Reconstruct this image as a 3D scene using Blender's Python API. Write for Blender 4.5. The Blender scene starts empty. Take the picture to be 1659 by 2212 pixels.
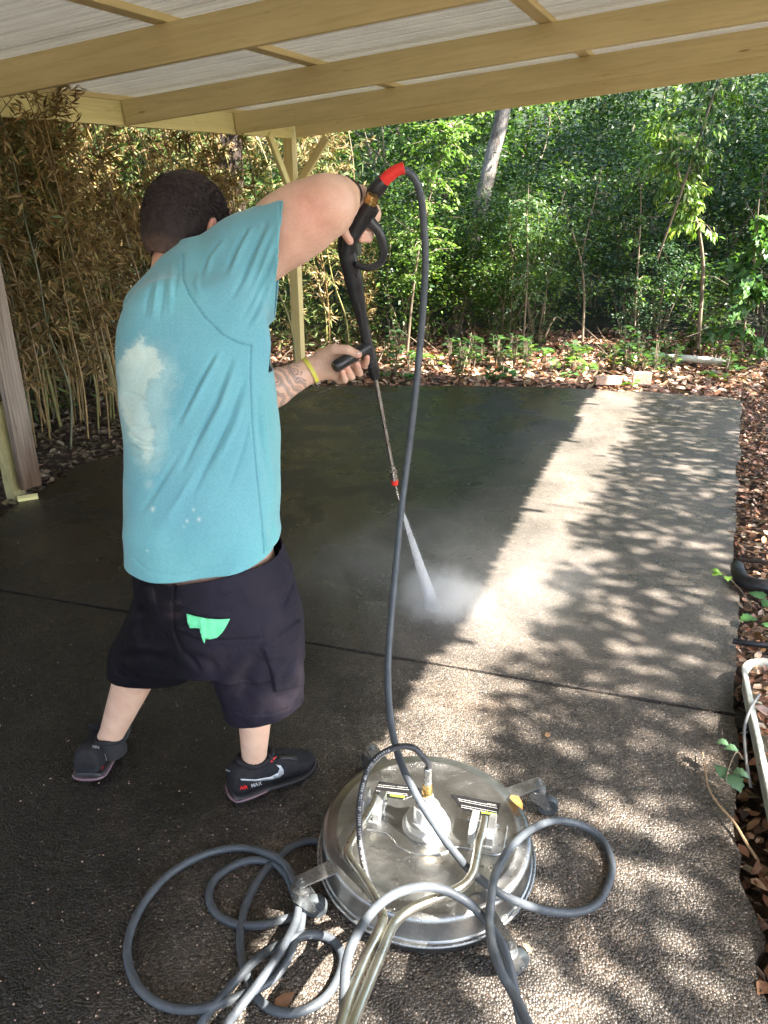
import bpy, bmesh, math, random
import numpy as np
from mathutils import Vector, Matrix, Quaternion
R = math.radians
scene = bpy.context.scene
COL = scene.collection
rng = np.random.default_rng(7)
random.seed(7)
# ------------------------------------------------------------------ camera
CAM_H = 1.62
PITCH = R(21.7)
FD = 1526.0            # focal length in units of a 1659 x 2212 picture
cam = bpy.data.cameras.new('camera')
cam.sensor_fit = 'VERTICAL'; cam.sensor_height = 36.0; cam.sensor_width = 27.0
cam.lens = FD/2212.0*36.0
cam.clip_start = 0.02; cam.clip_end = 300.0
camo = bpy.data.objects.new('camera', cam); COL.objects.link(camo)
camo.location = (0, 0, CAM_H)
camo.rotation_euler = (R(90)-PITCH, 0, 0)
scene.camera = camo
# ------------------------------------------------------------------ light
SUN_EL = R(48.0)
SUN_AZ = math.atan2(0.88, -0.47)        # clockwise from +Y
SUND = Vector((math.sin(SUN_AZ)*math.cos(SUN_EL), math.cos(SUN_AZ)*math.cos(SUN_EL), math.sin(SUN_EL)))
world = bpy.data.worlds.new('World'); scene.world = world; world.use_nodes = True
wn = world.node_tree; wn.nodes.clear()
wo = wn.nodes.new('ShaderNodeOutputWorld'); wb = wn.nodes.new('ShaderNodeBackground')
sky = wn.nodes.new('ShaderNodeTexSky'); sky.sky_type = 'NISHITA'; sky.sun_disc = False
sky.sun_elevation = SUN_EL; sky.sun_rotation = SUN_AZ
sky.air_density = 1.0; sky.dust_density = 2.0; sky.ozone_density = 1.0
wb.inputs['Strength'].default_value = 0.095
wn.links.new(sky.outputs[0], wb.inputs[0]); wn.links.new(wb.outputs[0], wo.inputs[0])
sl = bpy.data.lights.new('sun', 'SUN'); sl.energy = 5.0; sl.angle = R(0.55); sl.color = (1.0, 0.93, 0.84)
so = bpy.data.objects.new('sun', sl); COL.objects.link(so)
so.rotation_euler = (-SUND).to_track_quat('-Z', 'Y').to_euler(); so.location = (6, -4, 12)
vs = scene.view_settings
vs.view_transform = 'Standard'; vs.look = 'None'; vs.gamma = 1.0; vs.use_curve_mapping = False
vs.exposure = 3.15
scene.render.engine = 'CYCLES'
cy = scene.cycles
cy.max_bounces = 8; cy.diffuse_bounces = 5; cy.glossy_bounces = 4; cy.transmission_bounces = 6; cy.transparent_max_bounces = 12
cy.volume_bounces = 3; cy.volume_step_rate = 1.0; cy.volume_max_steps = 128
cy.use_denoising = True; cy.sample_clamp_indirect = 6.0
try: cy.denoiser = 'OPENIMAGEDENOISE'
except Exception: pass

# ------------------------------------------------------------------ pixel <-> place
SP, CP = math.sin(PITCH), math.cos(PITCH)
def ray(px, py):
    a, b = (px-829.5), (1106.0-py)
    return Vector((a, b*SP + FD*CP, b*CP - FD*SP))
def W(px, py, Y):
    r = ray(px, py); k = Y/r.y
    return Vector((r.x*k, Y, CAM_H + r.z*k))
def G(px, py, z=0.0):
    r = ray(px, py); k = (z-CAM_H)/r.z
    return Vector((r.x*k, r.y*k, z))
def proj(P):
    P = np.asarray(P, float); x = P[..., 0]; y = P[..., 1]; z = P[..., 2]-CAM_H
    d = y*CP - z*SP; u = y*SP + z*CP
    return 829.5+FD*x/d, 1106.0-FD*u/d
# ------------------------------------------------------------------ objects
def tag(o, label=None, cat=None, group=None, kind=None):
    if label: o['label'] = label
    if cat: o['category'] = cat
    if group: o['group'] = group
    if kind: o['kind'] = kind
    return o
def thing(name, label, cat, loc=(0, 0, 0), group=None):
    o = bpy.data.objects.new(name, None); COL.objects.link(o)
    o.location = loc; o.empty_display_size = 0.1
    return tag(o, label, cat, group)
def link(name, me, mat=None, parent=None, keep=True):
    o = bpy.data.objects.new(name, me); COL.objects.link(o)
    if mat is not None:
        for m in (mat if isinstance(mat, (list, tuple)) else [mat]): me.materials.append(m)
    if parent is not None:
        o.parent = parent
        if keep:
            t = Vector((0, 0, 0)); q = parent
            while q is not None:
                if q.parent is not None and q.matrix_parent_inverse != Matrix.Identity(4): break
                t += Vector(q.location); q = q.parent
            o.matrix_parent_inverse = Matrix.Translation(-t)
    return o
def mesh_np(name, V, F, mat=None, parent=None, smooth=False, attrs=None, keep=True, matidx=None):
    """V (n,3), F (m,k) int arrays, all faces with k corners"""
    V = np.ascontiguousarray(V, np.float32); F = np.ascontiguousarray(F, np.int32)
    me = bpy.data.meshes.new(name)
    m, k = F.shape
    me.vertices.add(len(V)); me.vertices.foreach_set('co', V.ravel())
    me.loops.add(m*k); me.loops.foreach_set('vertex_index', F.ravel())
    me.polygons.add(m); me.polygons.foreach_set('loop_start', np.arange(0, m*k, k, dtype=np.int32))
    try: me.polygons.foreach_set('loop_total', np.full(m, k, np.int32))
    except Exception: pass
    me.update(calc_edges=True)
    if smooth: me.polygons.foreach_set('use_smooth', np.ones(m, bool))
    if matidx is not None: me.polygons.foreach_set('material_index', np.ascontiguousarray(matidx, np.int32))
    if attrs:
        for an, arr in attrs.items():
            arr = np.ascontiguousarray(arr, np.float32)
            if arr.ndim == 1:
                a = me.attributes.new(an, 'FLOAT', 'POINT'); a.data.foreach_set('value', arr)
            else:
                if arr.shape[1] == 3: arr = np.concatenate([arr, np.ones((len(arr), 1), np.float32)], 1)
                a = me.attributes.new(an, 'FLOAT_COLOR', 'POINT'); a.data.foreach_set('color', arr.ravel())
    me.validate()
    return link(name, me, mat, parent, keep)
def catmull(pts, n=8, closed=False):
    P = [Vector(p) for p in pts]; out = []
    L = len(P)
    for i in range(L-1):
        p0 = P[i-1] if i > 0 else P[0]*2-P[1]
        p1, p2 = P[i], P[i+1]
        p3 = P[i+2] if i+2 < L else P[-1]*2-P[-2]
        for j in range(n):
            t = j/n
            out.append(0.5*((2*p1)+(p2-p0)*t+(2*p0-5*p1+4*p2-p3)*t*t+(3*p1-p0-3*p2+p3)*t**3))
    out.append(P[-1]); return out
def interp_list(vals, n):
    vals = list(vals); out = []
    for i in range(len(vals)-1):
        for j in range(n): out.append(vals[i]+(vals[i+1]-vals[i])*j/n)
    out.append(vals[-1]); return out
class MB:
    def __init__(s): s.v = []; s.f = []; s.mi = []; s.cur = 0
    def add(s, V, F):
        o = len(s.v); s.v += [tuple(v) for v in V]; s.f += [tuple(i+o for i in f) for f in F]; s.mi += [s.cur]*len(F)
        return s
    def box(s, c, size, rot=None, ax=None):
        hx, hy, hz = [q/2 for q in size]; c = Vector(c)
        M = rot if rot is not None else Matrix.Identity(3)
        if ax is not None: M = Matrix(ax).transposed()      # rows: x, y, z axes
        V = [c+M@Vector((x*hx, y*hy, z*hz)) for x in (-1, 1) for y in (-1, 1) for z in (-1, 1)]
        return s.add(V, [(0, 1, 3, 2), (4, 6, 7, 5), (0, 4, 5, 1), (2, 3, 7, 6), (0, 2, 6, 4), (1, 5, 7, 3)])
    def tube(s, pts, r, n=10, caps=True, flat=1.0, up=None):
        P = [Vector(p) for p in pts]; L = len(P)
        rs = list(r) if hasattr(r, '__len__') else [r]*L
        T = [(P[min(i+1, L-1)]-P[max(i-1, 0)]).normalized() for i in range(L)]
        u = Vector(up) if up is not None else (Vector((0, 0, 1)) if abs(T[0].z) < .9 else Vector((1, 0, 0)))
        V = []; F = []
        a = (u - T[0]*u.dot(T[0])).normalized()
        for i in range(L):
            a = (a - T[i]*a.dot(T[i])).normalized(); b = T[i].cross(a)
            for k in range(n):
                th = 2*math.pi*k/n
                V.append(P[i]+(a*math.cos(th)*flat+b*math.sin(th))*rs[i])
        for i in range(L-1):
            for k in range(n):
                k2 = (k+1) % n
                F.append((i*n+k, i*n+k2, (i+1)*n+k2, (i+1)*n+k))
        if caps: F.append(tuple(range(n-1, -1, -1))); F.append(tuple((L-1)*n+k for k in range(n)))
        return s.add(V, F)
    def lathe(s, prof, origin=(0, 0, 0), axis=(0, 0, 1), n=32, caps=True):
        o = Vector(origin); ax = Vector(axis).normalized()
        a = ax.orthogonal().normalized(); b = ax.cross(a)
        V = []; F = []
        for (r, h) in prof:
            for k in range(n):
                th = 2*math.pi*k/n
                V.append(o+ax*h+(a*math.cos(th)+b*math.sin(th))*r)
        L = len(prof)
        for i in range(L-1):
            for k in range(n):
                k2 = (k+1) % n; F.append((i*n+k, i*n+k2, (i+1)*n+k2, (i+1)*n+k))
        if caps: F.append(tuple(range(n-1, -1, -1))); F.append(tuple((L-1)*n+k for k in range(n)))
        return s.add(V, F)
    def prism(s, poly, o, ax, ay, az, th):
        """poly of 2-D points in the (ax, ay) plane, thickness th along az, centred"""
        o, ax, ay, az = Vector(o), Vector(ax), Vector(ay), Vector(az); n = len(poly)
        V = [o+ax*p[0]+ay*p[1]-az*th/2 for p in poly]+[o+ax*p[0]+ay*p[1]+az*th/2 for p in poly]
        F = [tuple(range(n-1, -1, -1)), tuple(range(n, 2*n))]+[(i, (i+1) % n, n+(i+1) % n, n+i) for i in range(n)]
        return s.add(V, F)
    def build(s, name, mat=None, parent=None, smooth=None, bevel=None, keep=True, normals=True):
        me = bpy.data.meshes.new(name); me.from_pydata([tuple(v) for v in s.v], [], s.f)
        if any(s.mi): me.polygons.foreach_set('material_index', s.mi)
        if normals or bevel:
            bm = bmesh.new(); bm.from_mesh(me)
            bmesh.ops.recalc_face_normals(bm, faces=bm.faces)
            if bevel:
                es = [e for e in bm.edges if len(e.link_faces) == 2 and e.calc_face_angle(0) > .6]
                bmesh.ops.bevel(bm, geom=es, offset=bevel, segments=2, affect='EDGES', profile=.7)
            bm.to_mesh(me); bm.free()
        if smooth is not None:
            me.polygons.foreach_set('use_smooth', [True]*len(me.polygons))
            try: me.set_sharp_from_angle(angle=R(smooth))
            except Exception: pass
        return link(name, me, mat, parent, keep)
def instance(src, name=None, parent=None, loc=None):
    c = src.copy(); COL.objects.link(c)
    if parent is not None: c.parent = parent
    return c
# ------------------------------------------------------------------ numpy noise
def vnoise(P, scale=1.0, seed=0):
    """smooth value noise in 3-D, about -1..1"""
    P = np.asarray(P, float)*scale + seed*17.31
    i = np.floor(P).astype(np.int64); f = P-i; f = f*f*(3-2*f)
    def h(a):
        n = (a[..., 0]*374761393 + a[..., 1]*668265263 + a[..., 2]*2147483647 + seed*1274126177) & 0xffffffff
        n = ((n ^ (n >> 13))*1274126177) & 0xffffffff
        return ((n ^ (n >> 16)) & 0xffff)/32767.5-1.0
    out = 0
    for dx in (0, 1):
        for dy in (0, 1):
            for dz in (0, 1):
                w = (f[..., 0] if dx else 1-f[..., 0])*(f[..., 1] if dy else 1-f[..., 1])*(f[..., 2] if dz else 1-f[..., 2])
                out = out + w*h(i+np.array([dx, dy, dz]))
    return out
def fbm(P, scale=1.0, seed=0, o=3):
    return sum(vnoise(P, scale*2**k, seed+k)*.5**k for k in range(o))/(2-2*.5**o)*1.0
# ------------------------------------------------------------------ material helpers
class NT:
    def __init__(s, name):
        s.m = bpy.data.materials.new(name); s.m.use_nodes = True; s.t = s.m.node_tree
        s.t.nodes.clear()
        s.out = s.n('ShaderNodeOutputMaterial'); s.b = s.n('ShaderNodeBsdfPrincipled')
        s.l(s.b.outputs[0], s.out.inputs['Surface'])
        s.geo = s.n('ShaderNodeTexCoord'); s.oc = s.geo.outputs['Object']
    def n(s, t, **kw):
        q = s.t.nodes.new(t)
        for k, v in kw.items(): setattr(q, k, v)
        return q
    def l(s, a, b): s.t.links.new(a, b)
    def set(s, **kw):
        for k, v in kw.items():
            key = {'rough': 'Roughness', 'metal': 'Metallic', 'spec': 'Specular IOR Level', 'color': 'Base Color', 'coat': 'Coat Weight', 'coatr': 'Coat Roughness', 'trans': 'Transmission Weight', 'sss': 'Subsurface Weight', 'sssr': 'Subsurface Radius', 'ssss': 'Subsurface Scale', 'ior': 'IOR', 'sheen': 'Sheen Weight', 'alpha': 'Alpha'}[k]
            if k == 'color' and len(v) == 3: v = (*v, 1)
            s.b.inputs[key].default_value = v
        return s
    def mapv(s, vec=None, scale=(1, 1, 1), rot=(0, 0, 0), loc=(0, 0, 0)):
        q = s.n('ShaderNodeMapping'); q.inputs['Scale'].default_value = scale; q.inputs['Rotation'].default_value = rot; q.inputs['Location'].default_value = loc
        s.l(vec if vec is not None else s.oc, q.inputs['Vector']); return q.outputs[0]
    def noise(s, scale, detail=4, rough=.55, vec=None, dist=0.0):
        q = s.n('ShaderNodeTexNoise'); q.inputs['Scale'].default_value = scale; q.inputs['Detail'].default_value = detail
        q.inputs['Roughness'].default_value = rough; q.inputs['Distortion'].default_value = dist
        s.l(vec if vec is not None else s.oc, q.inputs['Vector']); return q.outputs['Fac']
    def voro(s, scale, vec=None, feature='F1', rand=1.0):
        q = s.n('ShaderNodeTexVoronoi'); q.feature = feature; q.inputs['Scale'].default_value = scale; q.inputs['Randomness'].default_value = rand
        s.l(vec if vec is not None else s.oc, q.inputs['Vector']); return q
    def ramp(s, fac, stops, interp='LINEAR'):
        q = s.n('ShaderNodeValToRGB'); q.color_ramp.interpolation = interp; e = q.color_ramp.elements
        while len(e) < len(stops): e.new(.5)
        for i, (p, c) in enumerate(stops):
            e[i].position = p; e[i].color = (*c, 1) if hasattr(c, '__len__') else (c, c, c, 1)
        s.l(fac, q.inputs[0]); return q.outputs[0]
    def mix(s, a, b, fac, mode='MIX'):
        q = s.n('ShaderNodeMix', data_type='RGBA', blend_type=mode)
        for v, sock in ((fac, q.inputs[0]), (a, q.inputs[6]), (b, q.inputs[7])):
            if hasattr(v, 'is_linked') or hasattr(v, 'links'): s.l(v, sock)
            elif isinstance(v, (int, float)): sock.default_value = v if sock == q.inputs[0] else (v, v, v, 1)
            else: sock.default_value = (*v, 1) if len(v) == 3 else v
        return q.outputs[2]
    def math(s, op, a, b=None, clamp=False):
        q = s.n('ShaderNodeMath', operation=op); q.use_clamp = clamp
        for v, i in ((a, 0), (b, 1)):
            if v is None: continue
            if isinstance(v, (int, float)): q.inputs[i].default_value = v
            else: s.l(v, q.inputs[i])
        return q.outputs[0]
    def attr(s, name):
        q = s.n('ShaderNodeAttribute'); q.attribute_name = name; return q
    def bump(s, h, strength=.3, dist=.01, normal=None):
        q = s.n('ShaderNodeBump'); q.inputs['Strength'].default_value = strength; q.inputs['Distance'].default_value = dist
        s.l(h, q.inputs['Height'])
        if normal is not None: s.l(normal, q.inputs['Normal'])
        s.l(q.outputs[0], s.b.inputs['Normal']); return q.outputs[0]
    def base(s, sock): s.l(sock, s.b.inputs['Base Color']); return s
    def ro(s, sock): s.l(sock, s.b.inputs['Roughness']); return s
def simple(name, color, rough=.6, metal=0.0, var=.25, nscale=20, bump=.15, bdist=.002, stretch=(1, 1, 1), rvar=.1, **kw):
    m = NT(name); m.set(rough=rough, metal=metal, **kw)
    v = m.mapv(scale=stretch)
    f = m.noise(nscale, 5, .6, v)
    c = Vector(color)
    m.base(m.ramp(f, [(.25, tuple(c*(1-var))), (.75, tuple([min(1, q*(1+var)) for q in c]))]))
    m.ro(m.ramp(m.noise(nscale*2.3, 3, .6, v), [(.3, max(0, rough-rvar)), (.7, min(1, rough+rvar))]))
    if bump: m.bump(m.noise(nscale*6, 4, .6, v), bump, bdist)
    return m.m
# ================================================================== ground and slab
def grid_surface(name, x0, x1, y0, y1, nx, ny, zf, mat, kind='structure'):
    xs = np.linspace(x0, x1, nx); ys = np.linspace(y0, y1, ny)
    X, Y = np.meshgrid(xs, ys); Z = zf(X, Y)
    V = np.stack([X.ravel(), Y.ravel(), Z.ravel()], 1)
    i = np.arange(nx-1)[None, :]+np.arange(ny-1)[:, None]*nx
    F = np.stack([i, i+1, i+1+nx, i+nx], -1).reshape(-1, 4)
    o = mesh_np(name, V, F, mat, smooth=True); tag(o, kind=kind); return o
def P2(V): return np.stack([V[0].ravel(), V[1].ravel(), np.zeros(V[0].size)], 1)
def terrain_z(X, Y):
    n = fbm(P2((X, Y)), .35, 3, 3).reshape(X.shape)*.10+fbm(P2((X, Y)), 2.2, 5, 2).reshape(X.shape)*.03
    inside = np.clip((Y-7.6+.12*(X+1))/2.0, 0, 1) + np.clip((-2.2+.33*(Y-5)-X)/1.2, 0, 1)+np.clip((X-1.0-.42*(Y-1.6))/1.0, 0, 1)
    inside = np.clip(inside, 0, 1)
    hill = np.clip((Y-13)/9, 0, 1)**1.3*3.5+np.clip((Y-24)/12, 0, 1)*6
    return -.055+inside*(n+.04)+hill+np.clip((-X-7)/8, 0, 1)*3
m = NT('soil'); m.set(rough=.95)
c1 = m.ramp(m.noise(3.0, 6, .65), [(.3, (.035, .022, .014)), (.55, (.075, .045, .028)), (.8, (.13, .08, .05))])
c2 = m.ramp(m.noise(40, 4, .7), [(.35, (.25, .25, .25)), (.7, (1.3, 1.2, 1.1))])
sy_ = m.n('ShaderNodeSeparateXYZ'); m.l(m.oc, sy_.inputs[0])
hill_green = m.ramp(m.noise(1.2, 5, .7), [(.35, (.010, .016, .006)), (.65, (.022, .040, .012))])  # dark green for the rising ground at the back
m.base(m.mix(m.mix(c1, c2, 1.0, 'MULTIPLY'), hill_green, m.ramp(m.math('MULTIPLY', sy_.outputs[1], .05), [(.62, 0), (.70, 1)]))); m.bump(m.noise(60, 5, .7), .8, .02)
SOIL = m.m
grid_surface('ground', -40, 45, -12, 60, 240, 240, terrain_z, SOIL)

m = NT('aggregate_concrete')
wv = m.mapv(loc=(.3, .1, 0))
vd = m.voro(168, wv); ve = m.voro(168, wv, 'DISTANCE_TO_EDGE')
sep = m.n('ShaderNodeSeparateColor'); m.l(vd.outputs['Color'], sep.inputs[0])
sxyz = m.n('ShaderNodeSeparateXYZ'); m.l(m.oc, sxyz.inputs[0])
peb = m.ramp(sep.outputs[0], [(0, (.065, .060, .057)), (.25, (.18, .158, .14)), (.5, (.12, .118, .115)), (.72, (.27, .247, .225)), (.9, (.16, .13, .105)), (1, (.50, .475, .45))], 'LINEAR')
edge = m.ramp(ve.outputs['Distance'], [(.02, .12), (.12, 1.0)])
# washed part of the slab (farther than the spray) against the rough dirty part
yl = m.math('ADD', sxyz.outputs[1], m.math('MULTIPLY', m.noise(1.3, 4, .6), 1.1))
yl = m.math('ADD', yl, m.math('MULTIPLY', sxyz.outputs[0], .22))
washed = m.ramp(m.math('MULTIPLY', yl, .1), [(.29, 0.0), (.345, 1.0)])
dirty = m.mix(peb, edge, .92, 'MULTIPLY')
stain = m.ramp(m.noise(2.6, 5, .65), [(.3, (.50, .46, .42)), (.5, (.9, .86, .8)), (.68, (1.08, .95, .82))])
dirty = m.mix(dirty, stain, 1.0, 'MULTIPLY')
dirty = m.mix(dirty, m.ramp(m.noise(5.5, 5, .7, dist=.5), [(.3, (.55, .55, .55)), (.5, (1.05, 1.02, 1.0)), (.72, (1.5, 1.46, 1.42))]), 1.0, 'MULTIPLY')
cl = m.mix(m.mix(peb, (.225, .20, .178), .42), m.ramp(ve.outputs['Distance'], [(.0, .62), (.1, 1.0)]), .8, 'MULTIPLY')
clst = m.ramp(m.noise(1.7, 6, .7, dist=.6), [(.3, (.62, .62, .60)), (.55, (.95, .93, .9)), (.75, (1.1, 1.0, .9))])
cl = m.mix(cl, clst, 1.0, 'MULTIPLY')
base = m.mix(dirty, cl, washed)
base = m.mix(base, m.ramp(m.noise(.9, 5, .7, m.mapv(rot=(0, 0, -.4), scale=(1.6, .5, 1)), dist=.7), [(.32, (.55, .55, .54)), (.55, (.80, .79, .77)), (.75, (.92, .90, .87))]), 1.0, 'MULTIPLY')
# wet slab with the roof's shade painted in, darkened left of its shadow line
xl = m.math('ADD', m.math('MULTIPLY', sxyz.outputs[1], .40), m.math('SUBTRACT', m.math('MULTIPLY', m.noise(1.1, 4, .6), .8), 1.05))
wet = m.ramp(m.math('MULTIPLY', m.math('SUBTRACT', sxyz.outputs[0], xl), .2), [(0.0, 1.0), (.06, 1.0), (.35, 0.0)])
wet_shade = m.mix(base, m.mix(base, (.17, .166, .16), 1.0, 'MULTIPLY'), m.math('SUBTRACT', 1.0, m.ramp(m.math('ADD', m.math('MULTIPLY', m.math('SUBTRACT', sxyz.outputs[0], xl), .5), .55), [(.25, 0.0), (.5, 1.0)])))
m.base(wet_shade)
pud = m.ramp(m.noise(2.1, 3, .55, dist=.4), [(.42, .10), (.58, .42)])
m.ro(m.mix(m.ramp(m.noise(30, 3), [(.35, .30), (.7, .62)]), pud, m.math('MULTIPLY', washed, .75)))
m.set(spec=.5)
hgt = m.ramp(vd.outputs['Distance'], [(0, 1.0), (.55, .35), (.9, 0.0)])
hsm = m.math('MULTIPLY', hgt, m.math('SUBTRACT', 1.0, m.math('MULTIPLY', washed, .6)))
hh = m.math('ADD', hsm, m.math('MULTIPLY', m.noise(9, 4), .5))
m.bump(hh, .75, .005)
SLAB = m.m
m = NT('joint_dirt'); m.set(rough=.85); m.base(m.ramp(m.noise(80, 4), [(.3, (.010, .009, .008)), (.7, (.035, .03, .025))])); m.bump(m.noise(120, 4), .6, .01); JOINT = m.m

far = [G(*p) for p in [(520, 850), (560, 838), (700, 833), (820, 832), (950, 834), (1122, 835), (1200, 838), (1268, 840), (1330, 845), (1390, 847), (1480, 853), (1570, 858), (1604, 866)]]
right = [G(*p) for p in [(1604, 866), (1600, 930), (1594, 1010), (1590, 1132), (1585, 1223), (1600, 1295), (1590, 1400), (1587, 1482), (1590, 1583), (1592, 1660), (1588, 1727), (1592, 1817), (1618, 1852), (1612, 1900), (1632, 1970), (1642, 2040), (1634, 2082), (1662, 2167)]]
lft = [G(274, 977), G(171, 1006), G(79, 1064), G(0, 1116)]
leftfar = [Vector((-1.55, 6.9, 0)), Vector((-1.3, 7.55, 0))]
jl = (G(0, 1275)-G(1560, 1540)); jl.z = 0; jdir = jl.normalized()
jr = G(1589, 1545)
def rough(pts, amp, n=6, seed=0):
    out = []
    for i in range(len(pts)-1):
        for j in range(n):
            p = pts[i].lerp(pts[i+1], j/n)
            nn = vnoise(np.array([[p.x, p.y, seed]]), 5.0, seed)[0]*amp+vnoise(np.array([[p.x, p.y, seed]]), 17.0, seed)[0]*amp*.5
            d = (pts[i+1]-pts[i]).normalized(); out.append(p+Vector((-d.y, d.x, 0))*nn)
    out.append(pts[-1]); return out
JG = .011
jn = Vector((-jdir.y, jdir.x, 0))
if jn.y < 0: jn = -jn
ja_r = jr - jdir*.10; ja_l = jr+jdir*4.2
def slab(name, outline, mat, z=0.0, th=.11):
    me = bpy.data.meshes.new(name); bm = bmesh.new()
    vs_ = [bm.verts.new((p.x, p.y, z)) for p in outline]
    f = bm.faces.new(vs_)
    if f.normal.z < 0: f.normal_flip()
    ext = bmesh.ops.extrude_face_region(bm, geom=[f])
    for e in ext['geom']:
        if isinstance(e, bmesh.types.BMVert): e.co.z -= th
    bmesh.ops.recalc_face_normals(bm, faces=bm.faces)
    bmesh.ops.triangulate(bm, faces=[q for q in bm.faces if len(q.verts) > 4])
    bm.to_mesh(me); bm.free()
    o = link(name, me, mat); tag(o, kind='structure'); return o
# where the joint meets the right edge: points of `right` above / below the joint
ri = [p for p in right if (p-jr).dot(jn) > .02]; rl = [p for p in right if (p-jr).dot(jn) < -.02]
jra = jr+jn*JG; jrb = jr-jn*JG
leftn = [Vector((-2.45, 3.4, 0))]
upper = rough([jra+jdir*4.2, Vector((-3.1, 3.95, 0)), lft[3]], .01, 2)[:-1]+rough(lft[::-1]+leftfar+far, .02)[:-1]+rough(ri+[jra], .018)[:-1]+rough([jra, jra+jdir*4.2], .008, 40)[:-1]
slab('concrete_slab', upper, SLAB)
lower = rough([jrb+jdir*4.2, jrb], .008, 40)[:-1]+rough([jrb]+rl+[Vector((.80, .6, 0)), Vector((.45, -1.2, 0))], .018)+[Vector((.45, -3, 0)), Vector((-4.5, -3, 0))]
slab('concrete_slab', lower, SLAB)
mb = MB(); mb.box(jr+jdir*2.1-Vector((0, 0, .05)), (4.3, .1, .074), ax=[jdir, jn, Vector((0, 0, 1))])
tag(mb.build('slab_joint', JOINT), kind='structure')

# ================================================================== carport
O = W(648, 298, 9.0)
U = Vector((0.92676, -0.36904, 0.07012)).normalized()
Vv = Vector((0.41328, 0.90919, 0.05066)).normalized()
Wn = U.cross(Vv).normalized()
def RF(u, t, h): return O+U*u-Vv*t+Wn*h
m = NT('cream_painted_wood'); m.set(rough=.72, spec=.3)
for_u = m.n('ShaderNodeAttribute'); for_u.attribute_name = 'grain'
gv = for_u.outputs['Vector']
g1 = m.noise(1.0, 6, .65, m.mapv(gv, scale=(1.2, 26, 26)), dist=1.2)
g2 = m.noise(1.0, 4, .6, m.mapv(gv, scale=(.9, 4, 4)))
cc = m.ramp(g1, [(.25, (.60, .50, .25)), (.5, (.72, .61, .32)), (.8, (.78, .68, .38))])
cc = m.mix(cc, m.ramp(g2, [(.3, (.82, .80, .74)), (.7, (1.05, 1.04, 1.02))]), 1.0, 'MULTIPLY')
kn = m.voro(1.0, m.mapv(gv, scale=(1.3, 7, 7)))
cc = m.mix(cc, m.ramp(kn.outputs['Distance'], [(.03, (.40, .28, .16)), (.075, (1, 1, 1))]), .8, 'MULTIPLY')
dk = m.ramp(m.noise(1.0, 3, .7, m.mapv(gv, scale=(3, 40, 40)), dist=.5), [(.30, (.55, .5, .4)), (.38, (1, 1, 1))])
cc = m.mix(cc, dk, .35, 'MULTIPLY')
m.base(cc); m.bump(g1, .25, .004)
CREAM = m.m
m = NT('pale_paint'); m.set(rough=.7, spec=.3)  # cream paint with the header's lighter lit look put into the colour
gv = m.attr('grain').outputs['Vector']
g1 = m.noise(1.0, 6, .65, m.mapv(gv, scale=(1.2, 26, 26)), dist=1.2)
cc = m.ramp(g1, [(.25, (.60, .54, .24)), (.6, (.74, .68, .33)), (.85, (.80, .74, .40))])
m.base(m.mix(cc, m.ramp(m.noise(1.0, 3, .7, m.mapv(gv, scale=(3, 10, 10)), dist=.5), [(.30, (.72, .66, .5)), (.42, (1, 1, 1))]), .6, 'MULTIPLY')); m.bump(g1, .25, .004)
PALE_LIT = m.m
m = NT('white_sheet'); m.set(rough=.45, spec=.4)
cc = m.ramp(m.noise(2.5, 5, .6), [(.3, (.66, .65, .62)), (.7, (.80, .79, .76))])
cc = m.mix(m.mix(cc, (.86, .855, .85), 1.0, 'MULTIPLY'), cc, m.attr('rib').outputs['Fac'])  # rib shading painted into the colour: valleys darker, ridges lighter
m.base(cc); t_ = m.n('ShaderNodeBsdfTranslucent'); t_.inputs[0].default_value = (.85, .86, .82, 1); x_ = m.n('ShaderNodeMixShader'); x_.inputs[0].default_value = .14
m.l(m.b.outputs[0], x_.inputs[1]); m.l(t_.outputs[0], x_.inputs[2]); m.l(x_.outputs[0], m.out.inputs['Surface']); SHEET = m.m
def board(mb_, a, b, wdt, hgt, up, off=(0, 0)):
    """a, b end points of the bottom centre line"""
    a, b = Vector(a), Vector(b); ax = (b-a); L = ax.length; ax.normalize()
    up = Vector(up); sd = ax.cross(up).normalized(); up = sd.cross(ax).normalized()
    c = (a+b)/2+up*hgt/2
    mb_.box(c, (L, wdt, hgt), ax=[ax, sd, up]); return (c, ax, sd, up)
seedc = [0]
def board_obj(name, a, b, wdt, hgt, up, mat, parent, bevel=.004, label=None):
    mb_ = MB(); c, ax, sd, up = board(mb_, a, b, wdt, hgt, up)
    o = mb_.build(name, mat, parent, bevel=bevel)
    me = o.data; co = np.empty(len(me.vertices)*3, np.float32); me.vertices.foreach_get('co', co); co = co.reshape(-1, 3)-np.array(c)
    seedc[0] += 1
    g = np.stack([co@np.array(ax)+seedc[0]*3.7, co@np.array(sd)+seedc[0]*1.3, co@np.array(up)], 1).astype(np.float32)
    at = me.attributes.new('grain', 'FLOAT_VECTOR', 'POINT'); at.data.foreach_set('vector', g.ravel())
    if label: o['label'] = label
    return o
CP_ = thing('carport', 'cream painted timber carport with white corrugated roof over the slab', 'carport', (O.x, O.y, 0))
RT = [0.0, 1.0, 2.46, 4.13, 5.75, 7.3, 8.9, 10.4]
UL = 6.38
for i, t in enumerate(RT):
    us = -.07*t-.06 if t > 0 else -.03
    board_obj('rafter', RF(us+.002, t+.0225, 0), RF(UL, t+.0225, 0), .042, .188, Wn, CREAM, CP_)
hdir = (-Vv-U*.075).normalized()
HO = RF(-.06-.0235, -.03, 0)
board_obj('header_beam', HO, HO+hdir*11.5, .045, .188, Wn, PALE_LIT, CP_)
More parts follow.
